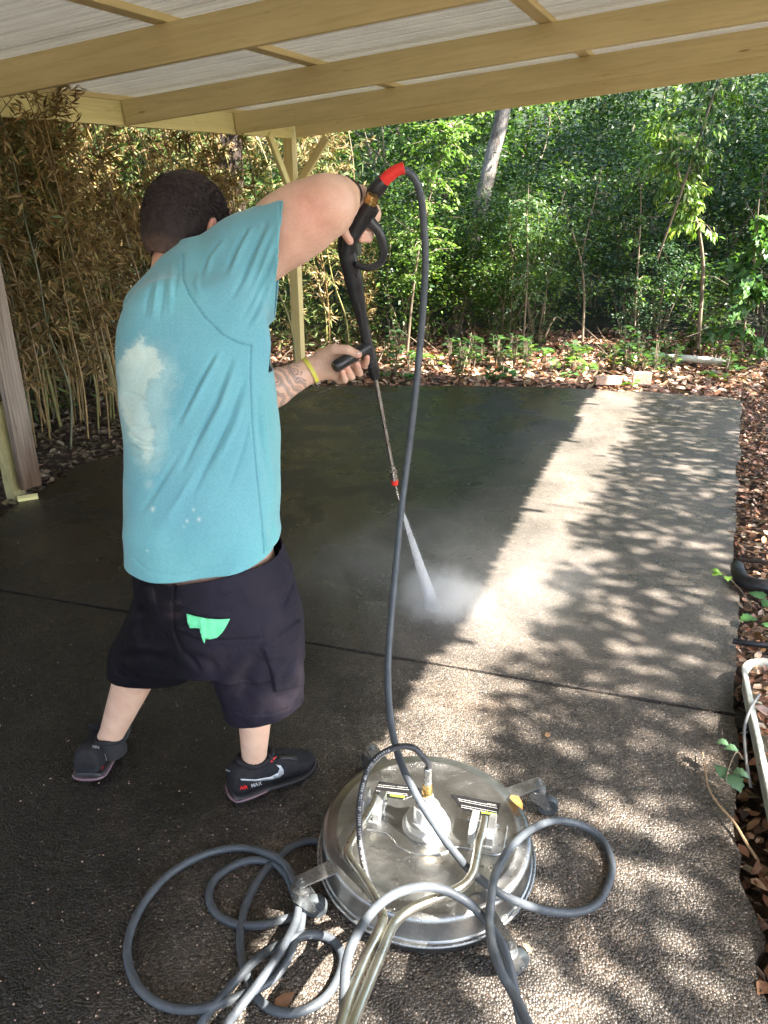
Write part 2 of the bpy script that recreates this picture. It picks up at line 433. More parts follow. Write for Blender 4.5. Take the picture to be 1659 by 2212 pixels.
for u_ in [-.11, 1.57, 3.3, 5.0, 6.31]:
    board_obj('batten', RF(u_, -.05, .190), RF(u_-(.8 if u_ < 0 else 0), 11.2, .190), .088, .038, Wn, CREAM, CP_, .003)
# corrugated sheets, ribs run along U
nsheet = 14; sw = .86; t0 = -.12
prof = []
for k in range(5):
    b = k*sw/4.5
    prof += [(b, 0), (b+.035, 0), (b+.048, .030), (b+.066, .030), (b+.079, 0), (b+.103, 0), (b+.110, .013), (b+.122, .013), (b+.129, 0), (b+.148, 0), (b+.155, .013), (b+.167, .013), (b+.174, 0)]
prof = [p for p in prof if p[0] < sw+.02]
for s_ in range(nsheet):
    tt = t0+s_*sw; rr = random.Random(s_)
    ue = UL+.12+rr.uniform(-.04, .04); V = []; F = []
    n = len(prof); us = np.linspace(-.55, ue, 12)
    for u_ in us:
        for (b, h) in prof: V.append(RF(u_, tt+b, .2305+h+(s_ % 2)*.0022))
    for i in range(len(us)-1):
        for k in range(n-1):
            F.append((i*n+k, i*n+k+1, (i+1)*n+k+1, (i+1)*n+k))
    me = bpy.data.meshes.new('roof_sheet'); me.from_pydata(V, [], F)
    at = me.attributes.new('rib', 'FLOAT', 'POINT'); at.data.foreach_set('value', np.array([min(1, h/.013) for u_ in us for (b, h) in prof], np.float32))
    o = link('roof_sheet', me, SHEET, CP_)
    sm = o.modifiers.new('s', 'SOLIDIFY'); sm.thickness = .0012; sm.offset = 1
# far post with knee braces
pb = Vector((O.x-.02, O.y+.01, -.05)); ptop = RF(-.06, .02, -.002)
pz = Vector((ptop.x-.055, ptop.y, 0))
ax_u = Vector((U.x, U.y, 0)).normalized(); ax_v = Vector((-ax_u.y, ax_u.x, 0))
def post(mb_pt, top_z, wx, wy, mat, parent, z0=-.08, name='post', label=None):
    a = Vector((mb_pt.x, mb_pt.y, z0)); b = Vector((mb_pt.x, mb_pt.y, top_z))
    mb_ = MB(); mb_.box((a+b)/2, (wx, wy, (b-a).length), ax=[ax_u, ax_v, Vector((0, 0, 1))])
    o = mb_.build(name, mat, parent, bevel=.005); me = o.data
    co = np.empty(len(me.vertices)*3, np.float32); me.vertices.foreach_get('co', co); co = co.reshape(-1, 3)-np.array(a)
    g = np.stack([co[:, 2], co@np.array(ax_u), co@np.array(ax_v)], 1).astype(np.float32)
    at = me.attributes.new('grain', 'FLOAT_VECTOR', 'POINT'); at.data.foreach_set('vector', g.ravel())
    if label: o['label'] = label
    return o
post(pz, ptop.z, .115, .115, CREAM, CP_)
zt = ptop.z
for (dx, ax) in ((1, ax_u), (-1, -ax_v)):
    a = Vector((pz.x, pz.y, zt-.62))+ax*.03; b = Vector((pz.x, pz.y, zt+.0))+ax*.50
    board_obj('knee_brace', a, b+Vector((0, 0, -.03)), .042, .088, Vector((0, 0, 1)), CREAM if dx > 0 else PALE_LIT, CP_)
# near-left post: yellow stub with weathered boards fixed to it
m = NT('weathered_wood'); m.set(rough=.85, spec=.2)
gv = m.attr('grain').outputs['Vector']
g1 = m.noise(1.0, 7, .7, m.mapv(gv, scale=(1.0, 30, 30)), dist=1.6)
cc = m.ramp(g1, [(.3, (.09, .065, .05)), (.46, (.23, .185, .15)), (.6, (.32, .275, .235)), (.8, (.42, .375, .33))])
lo = m.n('ShaderNodeSeparateXYZ'); m.l(gv, lo.inputs[0])
cc = m.mix(m.mix(cc, (.35, .26, .20), 1, 'MULTIPLY'), cc, m.ramp(m.math('ADD', lo.outputs[0], m.math('MULTIPLY', m.noise(1.0, 4, .6, m.mapv(gv, scale=(3, 20, 20))), .3)), [(.22, 0), (.62, 1)]))
m.base(cc); m.bump(g1, .6, .006); WEATH = m.m
lp = G(34, 1068)
MOSSY = simple('mossy_paint', (.30, .26, .12), .8, var=.5, nscale=14, bump=.4, stretch=(1, 1, .4))
post(lp, .62, .075, .09, MOSSY, CP_, z0=-.06, name='post_stub', label='mossy yellow stub at the foot of the near left post')
post(lp+ax_u*.095+ax_v*.05, 2.32, .04, .145, WEATH, CP_, z0=.05, name='post', label='weathered bare grey-brown plank post at left edge')
post(lp-ax_u*.02+ax_v*(-.02), 2.32, .075, .09, WEATH, CP_, z0=.623, name='post')
mb = MB(); mb.box(lp+Vector((.13, -.10, .015)), (.12, .05, .02), rot=Matrix.Rotation(.5, 3, 'Z')@Matrix.Rotation(.15, 3, 'X'))
tag(mb.build('wood_chip', PALE_LIT, bevel=.004), 'pale wooden wedge lying at the foot of the left post', 'wood chip')
# ================================================================== vegetation
def leaf_mat(name, trans=.35, rough=.42, spec=.5):
    m = NT(name); a = m.attr('col').outputs['Color']
    nz = m.ramp(m.noise(60, 2), [(.3, .8), (.7, 1.15)])
    c = m.mix(a, nz, 1.0, 'MULTIPLY'); m.base(c); m.set(rough=rough, spec=spec)
    t = m.n('ShaderNodeBsdfTranslucent'); m.l(m.mix(c, (1.1, 1.25, .55), 1.0, 'MULTIPLY'), t.inputs[0])
    x = m.n('ShaderNodeMixShader'); x.inputs[0].default_value = trans
    m.l(m.b.outputs[0], x.inputs[1]); m.l(t.outputs[0], x.inputs[2]); m.l(x.outputs[0], m.out.inputs['Surface'])
    return m.m
LEAF = leaf_mat('green_leaf'); DRY = leaf_mat('dry_leaf', .22, .6, .35); LITTER = leaf_mat('leaf_litter', .08, .5, .4)
def unit(a): return a/np.maximum(np.linalg.norm(a, axis=-1, keepdims=True), 1e-9)
def leaf_arrays(P, D, Nn, L, Wd, fold=.25, curl=0.0):
    D = unit(D); S = unit(np.cross(D, Nn)); N2 = np.cross(S, D)
    L = np.asarray(L)[:, None]; Wd = np.asarray(Wd)[:, None]
    v0 = P; v1 = P+D*L*.42+S*Wd*.5+N2*Wd*fold; v2 = P+D*L-N2*L*curl; v3 = P+D*L*.42-S*Wd*.5+N2*Wd*fold
    V = np.stack([v0, v1, v2, v3], 1).reshape(-1, 3)
    F = np.arange(len(P)*4).reshape(-1, 4)
    return V, F
def rdir(n, rg): return unit(rg.normal(size=(n, 3)))
def pick(pal, n, rg, jit=.18):
    pal = np.array(pal); c = pal[rg.integers(0, len(pal), n)]
    return np.clip(c*(1+rg.normal(size=(n, 1))*jit)*(1+rg.normal(size=(n, 3))*.05), .003, 1)
def leaf_obj(name, P, D, Nn, L, Wd, C, mat, parent=None, keep=True, fold=.25, curl=0.0):
    V, F = leaf_arrays(P, D, Nn, L, Wd, fold, curl)
    return mesh_np(name, V, F, mat, parent, attrs={'col': np.repeat(C, 4, 0)}, keep=keep)
GREENS = [(.036, .078, .016), (.052, .105, .022), (.030, .066, .022), (.080, .145, .026), (.042, .088, .034), (.11, .18, .028)]
BRIGHT = [(.13, .23, .04), (.17, .28, .05), (.10, .19, .04)]
BLUEG = [(.040, .082, .036), (.062, .118, .055), (.032, .068, .030)]
TAN = [(.24, .165, .068), (.19, .125, .052), (.33, .24, .12), (.12, .08, .035), (.21, .155, .06)]
BROWN = [(.30, .15, .085), (.22, .11, .07), (.42, .27, .18), (.48, .34, .25), (.15, .08, .05), (.36, .17, .10)]
m = NT('stem_bark'); m.set(rough=.8)
m.base(m.ramp(m.noise(18, 5, .7, m.mapv(scale=(1, 1, .3))), [(.3, (.10, .075, .05)), (.7, (.24, .19, .13))])); m.bump(m.noise(60, 4), .4, .004); STEM = m.m
m = NT('pale_bark'); m.set(rough=.85)
c1 = m.ramp(m.noise(5, 6, .7, m.mapv(scale=(1, 1, .45))), [(.35, (.04, .033, .026)), (.46, (.12, .10, .082)), (.57, (.22, .195, .17)), (.75, (.38, .345, .31))]); m.base(c1)
m.bump(m.noise(9, 6, .75, m.mapv(scale=(1, 1, .35))), 1.0, .06); BARK = m.m
m = NT('dark_bark'); m.set(rough=.9); m.base(m.ramp(m.noise(12, 5, .7, m.mapv(scale=(1, 1, .2))), [(.35, (.018, .012, .009)), (.7, (.045, .026, .018))])); m.bump(m.noise(30, 5, .7, m.mapv(scale=(1, 1, .2))), .9, .02); DBARK = m.m

def shrub_proto(k, h, r, ncl, nl, pal, size, rg, stems=5):
    """returns (foliage mesh object, stem mesh object) data in local coordinates"""
    cc = rg.normal(size=(ncl, 3)); cc = unit(cc)*(rg.random((ncl, 1))**.45)
    cc = cc*np.array([r, r, h*.5])+np.array([0, 0, h*.53])
    cs = rg.uniform(.10, .30, ncl)*r
    idx = rg.integers(0, ncl, nl)
    off = rg.normal(size=(nl, 3))*cs[idx][:, None]*np.array([1, 1, .42])
    P = cc[idx]+off; P[:, 2] = np.abs(P[:, 2])+.03
    D = unit(off*np.array([1, 1, .4])+rg.normal(size=(nl, 3))*.08+np.array([0, 0, -.03])); N = unit(np.array([0, 0, 1.0])+rg.normal(size=(nl, 3))*.45)
    L = rg.uniform(.7, 1.35, nl)*size
    C = pick(pal, nl, rg)
    shade = (.8+.4*rg.random(ncl))[idx][:, None]; C = C*shade
    fo = leaf_obj('foliage', P, D, N, L, L*.52, C, LEAF, None)
    mb = MB()
    for i in range(stems):
        c = cc[rg.integers(0, ncl)]
        b = np.array([rg.normal()*.08*r, rg.normal()*.08*r, -.05])
        pts = [b, b*.6+c*.35+np.array([rg.normal()*.08, rg.normal()*.08, h*.12]), c*.8+rg.normal(size=3)*.06, c]
        mb.tube(catmull(pts, 4), interp_list([.016, .012, .008, .003], 4), 5)
    for i in range(stems*3):
        a = cc[rg.integers(0, ncl)]; b = a+rg.normal(size=3)*np.array([.3, .3, .2])*r
        mb.tube([a, (a+b)/2+rg.normal(size=3)*.04, b], [.005, .004, .002], 4)
    st = mb.build('stem', STEM, None, normals=False)
    return fo, st
used = {}
def place_proto(objs, name, label, cat, group, x, y, rz, s, sz=None, z=None, tilt=0):
    t = thing(name, label, cat, (x, y, float(terrain_z(np.array([[x]]), np.array([[y]]))[0, 0]) if z is None else z), group)
    t.rotation_euler = (tilt*math.cos(rz), tilt*math.sin(rz), rz); t.scale = (s, s, sz if sz else s)
    for o in objs:
        if id(o) in used:
            c = o.copy(); COL.objects.link(c); c.parent = t
        else:
            used[id(o)] = 1; o.parent = t
    return t
rg = np.random.default_rng(11)
protos = [shrub_proto(0, 2.6, .95, 55, 3600, GREENS, .062, rg), shrub_proto(1, 2.2, .8, 45, 3000, BLUEG, .055, rg), shrub_proto(2, 3.0, 1.0, 60, 3800, GREENS+BRIGHT, .066, rg), shrub_proto(3, 1.3, .7, 28, 1700, GREENS, .07, rg)]
rr = random.Random(5)
spots = []
for row, (yy, x0, x1, n, s0) in enumerate([(10.6, -.2, 8.2, 12, .85), (12.0, -1.6, 9.2, 13, 1.15), (13.8, -3.5, 10.8, 13, 1.5), (16.0, -6, 12.5, 12, 1.9)]):
    for i in range(n):
        x = x0+(x1-x0)*(i+.5)/n+rr.uniform(-.3, .3); y = yy+rr.uniform(-.45, .45)-.10*max(0, x-3)*(row < 2)
        spots.append((x, y, rr.uniform(0, 6.3), s0*rr.uniform(.8, 1.2), row))
for i, (x, y, rz, s, row) in enumerate(spots):
    kq = [0, 1, 2, 0, 2, 1, 3][i % 7] if row == 0 else [0, 1, 2, 1][i % 4]
    if abs(x-5.4) < .5 and row == 0: continue
    if row == 0 and i % 3 == 1: continue
    lab = ['bushy mid-green leafy shrub in the woodland edge behind the slab', 'blue-green leafy shrub in the woodland edge behind the slab', 'tall yellow-green mixed shrub in the woodland edge behind the slab', 'low leafy shrub at the front of the woodland edge'][kq]
    if row < 2: nth = 'first second third fourth fifth sixth seventh eighth ninth tenth eleventh twelfth thirteenth'.split()[i-(0 if row == 0 else 12)]; lab = lab.split(' in the woodland')[0].split(' at the front')[0]+', '+nth+' place from the left in the '+('front' if row == 0 else 'second')+' shrub row'
    place_proto(protos[kq], 'shrub', lab, 'shrub', 'shrubs of the woodland edge behind the slab', x, y, rz, s, s*rr.uniform(.9, 1.25))
# far mass of woods
n = 60000
X = rg.uniform(-16, 17, n); Y = 17.5+rg.random(n)*8; Z = rg.random(n)*8.5
Pn = np.stack([X, Y, Z], 1); keepm = fbm(Pn, .8, 9, 2) > -.25
Pn = Pn[keepm]; Pn[:, 2] += terrain_z(Pn[:, 0], Pn[:, 1]); n = len(Pn)
cl = fbm(Pn, .9, 21, 2)[:, None]
L = rg.uniform(.12, .24, n)
o = leaf_obj('woodland', Pn, rdir(n, rg)*np.array([1, 1, .4]), unit(rdir(n, rg)*.6+np.array([0, -.2, 1])), L, L*.6, pick(GREENS, n, rg)*(1+.5*cl), LEAF)
tag(o, 'deep green woodland foliage far behind the shrubs', 'woodland', kind='stuff')

# trees; the tall ones further down are added out of view for shade
# leaning pale trunk
def tree(name, label, base, pts, radii, mat, crown_c, crown_r, nl, pal, size, rg, limbs=6, group=None):
    t = thing(name, label, 'tree', base, group); mb = MB()
    mb.tube(catmull(pts, 6), interp_list(radii, 6), 14)
    top = Vector(pts[-1]); mid = Vector(pts[len(pts)//2])
    cc = unit(rg.normal(size=(26, 3)))*rg.random((26, 1))**.5*np.array(crown_r)+np.array(crown_c)
    for i in range(limbs):
        a = mid.lerp(top, .3+.7*i/limbs); b = Vector(cc[i])
        mb.tube(catmull([a, a.lerp(b, .5)+Vector((0, 0, .2)), b], 4), interp_list([radii[-1]*.6, radii[-1]*.3, .01], 4), 6)
    mb.build('trunk', mat, t, smooth=60, normals=False)
    idx = rg.integers(0, 26, nl); off = rg.normal(size=(nl, 3))*np.array([.5, .5, .25])*min(crown_r)*.45
    P = cc[idx]+off; L = rg.uniform(.7, 1.3, nl)*size
    leaf_obj('crown', P, unit(off+rdir(nl, rg)*.3), unit(np.array([0, 0, 1.])+rg.normal(size=(nl, 3))*.5), L, L*.55, pick(pal, nl, rg), LEAF, t)
    return t
Yt = 11.8
tp = [W(1003, 640, Yt-.1)]; tp[0].z = .0
tp = [Vector((tp[0].x-.15, Yt-.1, -.1)), W(1010, 570, Yt), W(1024, 500, Yt), W(1045, 420, Yt), W(1060, 350, Yt), W(1078, 280, Yt), W(1090, 225, Yt), W(1112, 120, Yt), W(1140, -60, Yt), W(1165, -300, Yt)]
tree('tree', 'leaning pale-barked tree trunk rising above the hose gun, crown above the roof', (tp[0].x, tp[0].y, 0), tp, [.15, .13, .122, .118, .112, .108, .105, .10, .09, .07], BARK, (tp[-1].x, Yt+.5, tp[-1].z+.6), (2.2, 2.0, 1.2), 5000, GREENS, .09, rg)
Yb = 8.7
bp = [Vector((-3.55, 10.2, -.1)), Vector((-3.5, 10.2, 1.2)), Vector((-3.45, 10.2, 2.6)), Vector((-3.4, 10.2, 4.5)), Vector((-3.3, 10.2, 6))]
b0 = W(487, 300, 10.2); bp = [Vector((b0.x+(p.x+3.45)*.5, 10.2, p.z)) for p in bp]
tree('tree', 'dark reddish-brown straight tree trunk behind the dry bamboo right of the man\'s head', (bp[0].x, 10.2, 0), bp, [.24, .22, .21, .2, .16], DBARK, (bp[-1].x, 10.8, 6.6), (2, 2, 1), 3000, GREENS, .09, rg)
# right sapling with bright hanging leaves
def sapling(label, Y, pix, radii, nl, pal, size, spread, rg, from_h=.35, lw=.3, group=None, droop=.8, mat=STEM):
    pts = [W(px, py, Y+dy) for (px, py, dy) in pix]; b = pts[0].copy()
    t = thing('sapling', label, 'sapling', b, group)
    mb = MB(); c = catmull(pts, 6); mb.tube(c, interp_list(radii, 6), 8)
    cp = np.array(c); s = cp[int(len(cp)*from_h):]
    nb = max(8, nl//45); bs = []
    for i in range(nb):
        a = s[rg.integers(0, len(s))]; d = rg.normal(size=3)*np.array([1, 1, .35]); d = d/np.linalg.norm(d)*spread*rg.uniform(.4, 1.1)
        e = a+d+np.array([0, 0, -.05]); mb.tube([a, (a+e)/2+np.array([0, 0, .05]), e], [.006, .004, .002], 4); bs.append((a, e))
    mb.build('stem', mat, t, normals=False)
    k = rg.integers(0, nb, nl); f = rg.random(nl)[:, None]
    A = np.array([q[0] for q in bs])[k]; B = np.array([q[1] for q in bs])[k]
    P = A+(B-A)*f+rg.normal(size=(nl, 3))*.025; D = unit((B-A)*.6+rg.normal(size=(nl, 3))*.14+np.array([0, 0, -droop*.15])); D = unit(D+np.array([0, 0, -droop*.5]))
    L = rg.uniform(.7, 1.3, nl)*size
    leaf_obj('foliage', P, D, unit(np.array([0, -.3, 1.])+rg.normal(size=(nl, 3))*.5), L, L*lw, pick(pal, nl, rg), LEAF, t, curl=.15)
    return t
sapling('bright yellow-green sapling with hanging pointed leaves at right of the woodland edge', 9.6, [(1508, 752, 0), (1512, 690, 0), (1517, 620, 0), (1518, 560, 0), (1505, 480, 0), (1478, 420, .05), (1455, 330, .1), (1430, 250, .1)], [.030, .028, .026, .024, .02, .015, .01, .005], 1500, BRIGHT+[(.26, .36, .05)], .105, .42, rg, .5, .28)
sapling('slim slanting sapling with pale leaf tufts at the upper right corner', 9.0, [(1420, 560, .4), (1470, 420, .2), (1500, 330, .1), (1530, 240, 0), (1560, 150, 0), (1600, 60, 0)], [.014, .014, .012, .010, .008, .005], 700, BRIGHT+GREENS, .10, .45, rg, .2, .3)
sapling('thin sapling with small pale leaf sprays, left of the middle of the woodland edge', 10.0, [(1130, 745, 0), (1136, 650, 0), (1140, 560, 0), (1138, 480, 0), (1142, 400, 0)], [.014, .012, .010, .008, .005], 700, [(.13, .22, .10), (.16, .25, .12)], .05, .35, rg, .25, .6, droop=.1)
sapling('forked bare-stemmed sapling in the middle of the woodland edge', 9.9, [(1258, 738, 0), (1262, 640, 0), (1254, 560, 0), (1236, 500, 0), (1218, 440, 0)], [.018, .015, .012, .009, .005], 300, BLUEG, .05, .35, rg, .3, .6, droop=.1)
sapling('thin sapling leaning right above the forked sapling', 9.95, [(1254, 560, 0), (1268, 500, 0), (1285, 430, 0), (1300, 360, 0)], [.012, .010, .007, .004], 200, BLUEG, .05, .3, rg, .3, .6, droop=.1)
sapling('slim dark sapling between the forked and the bright sapling', 10.2, [(1370, 740, 0), (1374, 640, 0), (1380, 540, 0), (1384, 440, 0), (1380, 360, 0)], [.016, .014, .012, .009, .005], 600, GREENS+BRIGHT, .06, .4, rg, .3, .5, droop=.2)
sapling('broad-leaved sapling at the right edge of the picture', 9.2, [(1600, 770, 0), (1610, 690, 0), (1625, 600, 0), (1632, 520, 0), (1640, 430, 0)], [.018, .015, .012, .009, .005], 700, [(.10, .20, .05), (.07, .16, .05)], .11, .5, rg, .2, .7, droop=.3)
sapling('sunlit light-green leafy sapling behind the raised arm', 9.9, [(880, 760, 0), (890, 650, 0), (905, 540, 0), (930, 420, 0), (960, 320, 0), (985, 270, 0)], [.018, .016, .013, .010, .007, .004], 1900, BRIGHT, .055, .55, rg, .3, .6, droop=.1)

# dry bamboo ---------------------------------------------------------
m = NT('bamboo_cane'); m.set(rough=.42)
a = m.attr('col').outputs['Color']
wvn = m.n('ShaderNodeTexWave', wave_type='BANDS', bands_direction='Z'); wvn.inputs['Scale'].default_value = 1.6; wvn.inputs['Distortion'].default_value = .3; m.l(m.oc, wvn.inputs['Vector'])
c = m.mix(a, m.ramp(m.noise(9, 4), [(.3, (.6, .6, .6)), (.7, (1.2, 1.15, 1.1))]), 1.0, 'MULTIPLY'); m.base(c); CANE = m.m
dirs = {}
def bamboo_proto(h, lean, pal_l, nl, col, rg, r=.013, bare=.25):
    pts = [np.array([0, 0, -.05])]; k = 7; d = rg.uniform(0, 6.28)
    for i in range(1, k+1):
        f = i/k; pts.append(np.array([math.cos(d)*lean*f**2+rg.normal()*.03, math.sin(d)*lean*f**2+rg.normal()*.03, h*f*(1-.05*f)]))
    c = catmull(pts, 5); mb = MB(); rad = [r*(1-.75*i/len(c)) for i in range(len(c))]
    rad = [q*(1.25 if i % 3 == 0 else 1) for i, q in enumerate(rad)]
    mb.tube(c, rad, 7)
    cp = np.array(c); br = []
    nb = int(nl/16)
    for i in range(nb):
        a = cp[rg.integers(int(len(cp)*bare), len(cp))]; dd = rg.normal(size=3)*np.array([1, 1, .2]); dd[2] = abs(dd[2])+.7; dd = dd/np.linalg.norm(dd)*rg.uniform(.15, .45)
        e = a+dd; mb.tube([a, (a+e)/2+np.array([0, 0, .02]), e], [.004, .003, .0015], 4, caps=False); br.append((a, e))
    d0 = d
    me = mb.build('cane', CANE, None, normals=False, smooth=70)
    V = len(me.data.vertices); at = me.data.attributes.new('col', 'FLOAT_COLOR', 'POINT')
    cc = np.tile(np.array([*col, 1], np.float32), (V, 1)); at.data.foreach_set('color', cc.ravel())
    kk = rg.integers(0, nb, nl); f = .3+.7*rg.random(nl)[:, None]
    A = np.array([q[0] for q in br])[kk]; B = np.array([q[1] for q in br])[kk]
    P = A+(B-A)*f; D = unit((B-A)*1.2+rg.normal(size=(nl, 3))*.28+np.array([0, 0, -.32])); L = rg.uniform(.06, .15, nl)
    lf = leaf_obj('leaves', P, D, rdir(nl, rg), L, L*.14+.004, pick(pal_l, nl, rg, .25), DRY, None, curl=.12)
    dirs[id(me)] = d0; return me, lf
bp = [bamboo_proto(4.2, .7, TAN, 700, (.27, .18, .065), rg, .0095), bamboo_proto(4.6, 1.0, TAN, 700, (.20, .135, .055), rg, .009, .12), bamboo_proto(3.8, .5, TAN+[(.10, .12, .045)], 600, (.10, .11, .06), rg, .0105, .15), bamboo_proto(4.4, .7, [(.08, .12, .035), (.11, .14, .045), (.17, .18, .06)]+TAN[:2], 700, (.18, .17, .06), rg)]
rr = random.Random(9)
def edgex(y): return -2.35+.14*(y-4)+.03*(y-4)**2 if y < 8 else -1.3
cnt = 0
NB = 150
for i in range(NB):
    y = rr.uniform(4.55, 10.3); off = .35+rr.random()**1.1*2.8
    x = edgex(y)-off
    if y > 8.4: x += rr.random()*1.3
    if i < 30:
        gq = G(rr.uniform(30, 268), rr.uniform(900, 968)); x, y = gq.x, gq.y
    if y > 9.6: x = rr.uniform(-3.2, -.2)
    k = [0, 1, 2, 0, 1, 3][i % 6]
    if y > 8.8: k = [3, 0, 3, 1][i % 4]
    lab = ['dry golden bamboo cane with hanging tan leaves left of the slab', 'arching dry bamboo cane with tan leaf clusters left of the slab', 'greenish bamboo cane among the dry ones left of the slab', 'bamboo cane with olive green leaves near the far post'][k]
    t = place_proto(bp[k], 'bamboo_cane', lab, 'bamboo', 'bamboo canes left of the slab', x, y, rr.uniform(0, 6.28), rr.uniform(.72, .9) if i < 30 else rr.uniform(.8, 1.15))
    tl = -.02 if i < 30 else (rr.uniform(.02, .10) if off < 1.3 else rr.uniform(-.08, .08))
    rz = math.pi-dirs[id(bp[k][0])]+rr.uniform(-.9, .9)
    t.rotation_euler = (Matrix.Rotation(-tl, 3, 'Y')@Matrix.Rotation(rr.uniform(-.13, -.03) if i < 30 else rr.uniform(-.05, .05), 3, 'X')@Matrix.Rotation(rz, 3, 'Z')).to_euler()
n = 105000
Y = rg.uniform(4.0, 11.6, n); X = -2.35+.14*(Y-4)+.03*(Y-4)**2; X = np.where(Y > 8.2, -.95, X)-1.05-rg.random(n)**.8*3.2
X = np.where((Y > 9.9), rg.uniform(-5, -.1, n), X)
Z = .08+rg.random(n)*4.4; Pn = np.stack([X, Y, Z], 1)
kp = (fbm(Pn, 1.6, 33, 2) > -.2-.2*(Z > 2)) & ~((Z > 2.25) & (X > -2.72-.45*(5.4-Y)+-.25)); Pn = Pn[kp]; n = len(Pn); L = rg.uniform(.08, .17, n)
mixk = (fbm(Pn, .5, 41, 2)+.15*(Pn[:, 1]-8.5) > .1)[:, None]
C = np.where(mixk, pick([(.06, .10, .03), (.10, .15, .04), (.14, .17, .05)], n, rg), pick(TAN, n, rg, .3)*.8)
D = unit(rdir(n, rg)*np.array([1, 1, .6])+np.array([0, 0, -.5]))
o = leaf_obj('bamboo_thicket', Pn, D, rdir(n, rg), L, L*.14+.004, C, DRY, curl=.12)
tag(o, 'dense tangle of dry tan bamboo leaves behind the canes at left', 'bamboo thicket', kind='stuff')
# backing shrubs behind the bamboo, dark
for i, (x, y) in enumerate([(-7.2, 4.5), (-6.4, 5.6), (-7, 6.9), (-6.0, 7.6), (-6.2, 9.0), (-5.2, 9.9), (-5.2, 11.4), (-4.0, 12.6), (-7.6, 3), (-3.2, 11.2), (-5.6, 6.4), (-5.0, 8.6)]):
    place_proto(protos[i % 2], 'shrub', 'dark leafy shrub behind the bamboo at left', 'shrub', 'shrubs behind the bamboo', x, y, i*1.7, 1.6, 1.9)

# leaf litter ----------------------------------------------------------
def leaf6(name, P, D, Nn, L, Wd, C, mat, curl, rg):
    D = unit(D); S = unit(np.cross(D, Nn)); N2 = np.cross(S, D); n = len(P); L = L[:, None]; Wd = Wd[:, None]; cu = curl*rg.uniform(-.5, 1.3, (n, 1)); a = rg.uniform(.2, .32, (n, 1)); b = rg.uniform(.55, .75, (n, 1)); e = rg.uniform(.35, .62, (n, 1))
    v = [P, P+D*L*a+S*Wd*.42+N2*Wd*cu, P+D*L*b+S*Wd*e*.8+N2*Wd*cu*1.2, P+D*L+N2*L*cu*.3, P+D*L*b-S*Wd*e*.8+N2*Wd*cu, P+D*L*a-S*Wd*.42+N2*Wd*cu*.8]
    V = np.stack(v, 1).reshape(-1, 3); k = np.arange(n)[:, None]*6; F = np.concatenate([k+np.array([[0, 1, 2, 3]]), k+np.array([[0, 3, 4, 5]])])
    return mesh_np(name, V, F, mat, attrs={'col': np.repeat(C, 6, 0)})
def litter(name, label, P, rg, s0=.045, s1=.10, pal=BROWN):
    n = len(P); L = rg.uniform(s0, s1, n)
    D = unit(rdir(n, rg)*np.array([1, 1, .25])); N = unit(np.array([0, 0, 1.])+rg.normal(size=(n, 3))*.42)
    o = leaf6(name, P, D, N, L, L*rg.uniform(.4, .75, n), pick(pal, n, rg, .22), LITTER, .35, rg); tag(o, label, 'leaf litter', kind='stuff'); return o
slab_poly = [(p.x, p.y) for p in lft[::-1]+leftfar+far+right+[Vector((.8, .6, 0)), Vector((.45, -1.2, 0)), Vector((-4.5, -3, 0)), Vector((-4.5, 3.6, 0))]]
def inpoly(x, y, poly, shrink=0):
    c = np.zeros(len(x), bool); j = len(poly)-1
    for i in range(len(poly)):
        xi, yi = poly[i]; xj, yj = poly[j]
        c ^= ((yi > y) != (yj > y)) & (x < (xj-xi)*(y-yi)/((yj-yi) or 1e-9)+xi); j = i
    return c
def scatter(n, x0, x1, y0, y1, rg, cond=None):
    x = rg.uniform(x0, x1, n); y = rg.uniform(y0, y1, n); k = ~inpoly(x, y, slab_poly)
    if cond is not None: k &= cond(x, y)
    x, y = x[k], y[k]; z = terrain_z(x[None], y[None])[0]+rg.random(len(x))*.035+.012
    return np.stack([x, y, z], 1)
litter('leaf_litter', 'reddish-brown fallen leaves covering the ground beyond the slab', scatter(15000, -2.2, 8, 7.3, 12.5, rg), rg, .05, .12)
litter('leaf_litter', 'brown fallen leaves on the soil along the right edge of the slab', scatter(42000, .5, 5.2, .8, 7.4, rg, lambda x, y: x < 2.0+.45*y), rg, .022, .058, BROWN+[(.10, .06, .04), (.07, .045, .03)])
litter('leaf_litter', 'dull brown fallen leaves and bamboo sheaths along the left edge of the slab', scatter(20000, -6.5, -1.0, 3.4, 9.5, rg), rg, .03, .075, [(.11, .075, .05), (.07, .05, .035), (.15, .11, .07), (.20, .155, .105)])
# a few leaves on the slab
def pt_leaf(px, py, L, col, label, ang=0.0, z=.01, tilt=.2, name='fallen_leaf'):
    p = G(px, py, z); d = np.array([[math.cos(ang), math.sin(ang), .05]])
    o = leaf6(name, np.array([[p.x, p.y, p.z]]), d, np.array([[tilt, 0, 1.0]]), np.array([L]), np.array([L*.6]), np.array([col]), LITTER, .3, rg); tag(o, label, 'leaf')
# twigs
mb = MB()
for i in range(260):
    x, y = rr.uniform(-1.5, 7), rr.uniform(7.9, 11.2)
    if i % 4 == 0: x, y = rr.uniform(1.7, 3.6), rr.uniform(2.2, 6.5)
    if inpoly(np.array([x]), np.array([y]), slab_poly)[0]: continue
    z = float(terrain_z(np.array([[x]]), np.array([[y]]))[0, 0])+.03; a = rr.uniform(0, 6.28); L = rr.uniform(.12, .6)
    p = Vector((x, y, z)); d = Vector((math.cos(a), math.sin(a), rr.choice([.02, .05, .2, .8])))*L
    mb.tube([p, p+d*.5+Vector((rr.uniform(-.03, .03), rr.uniform(-.03, .03), .01)), p+d], [.006, .004, .002], 4)
tag(mb.build('twigs', STEM, normals=False), 'thin dead twigs strewn through the leaf litter', 'twigs', kind='stuff')
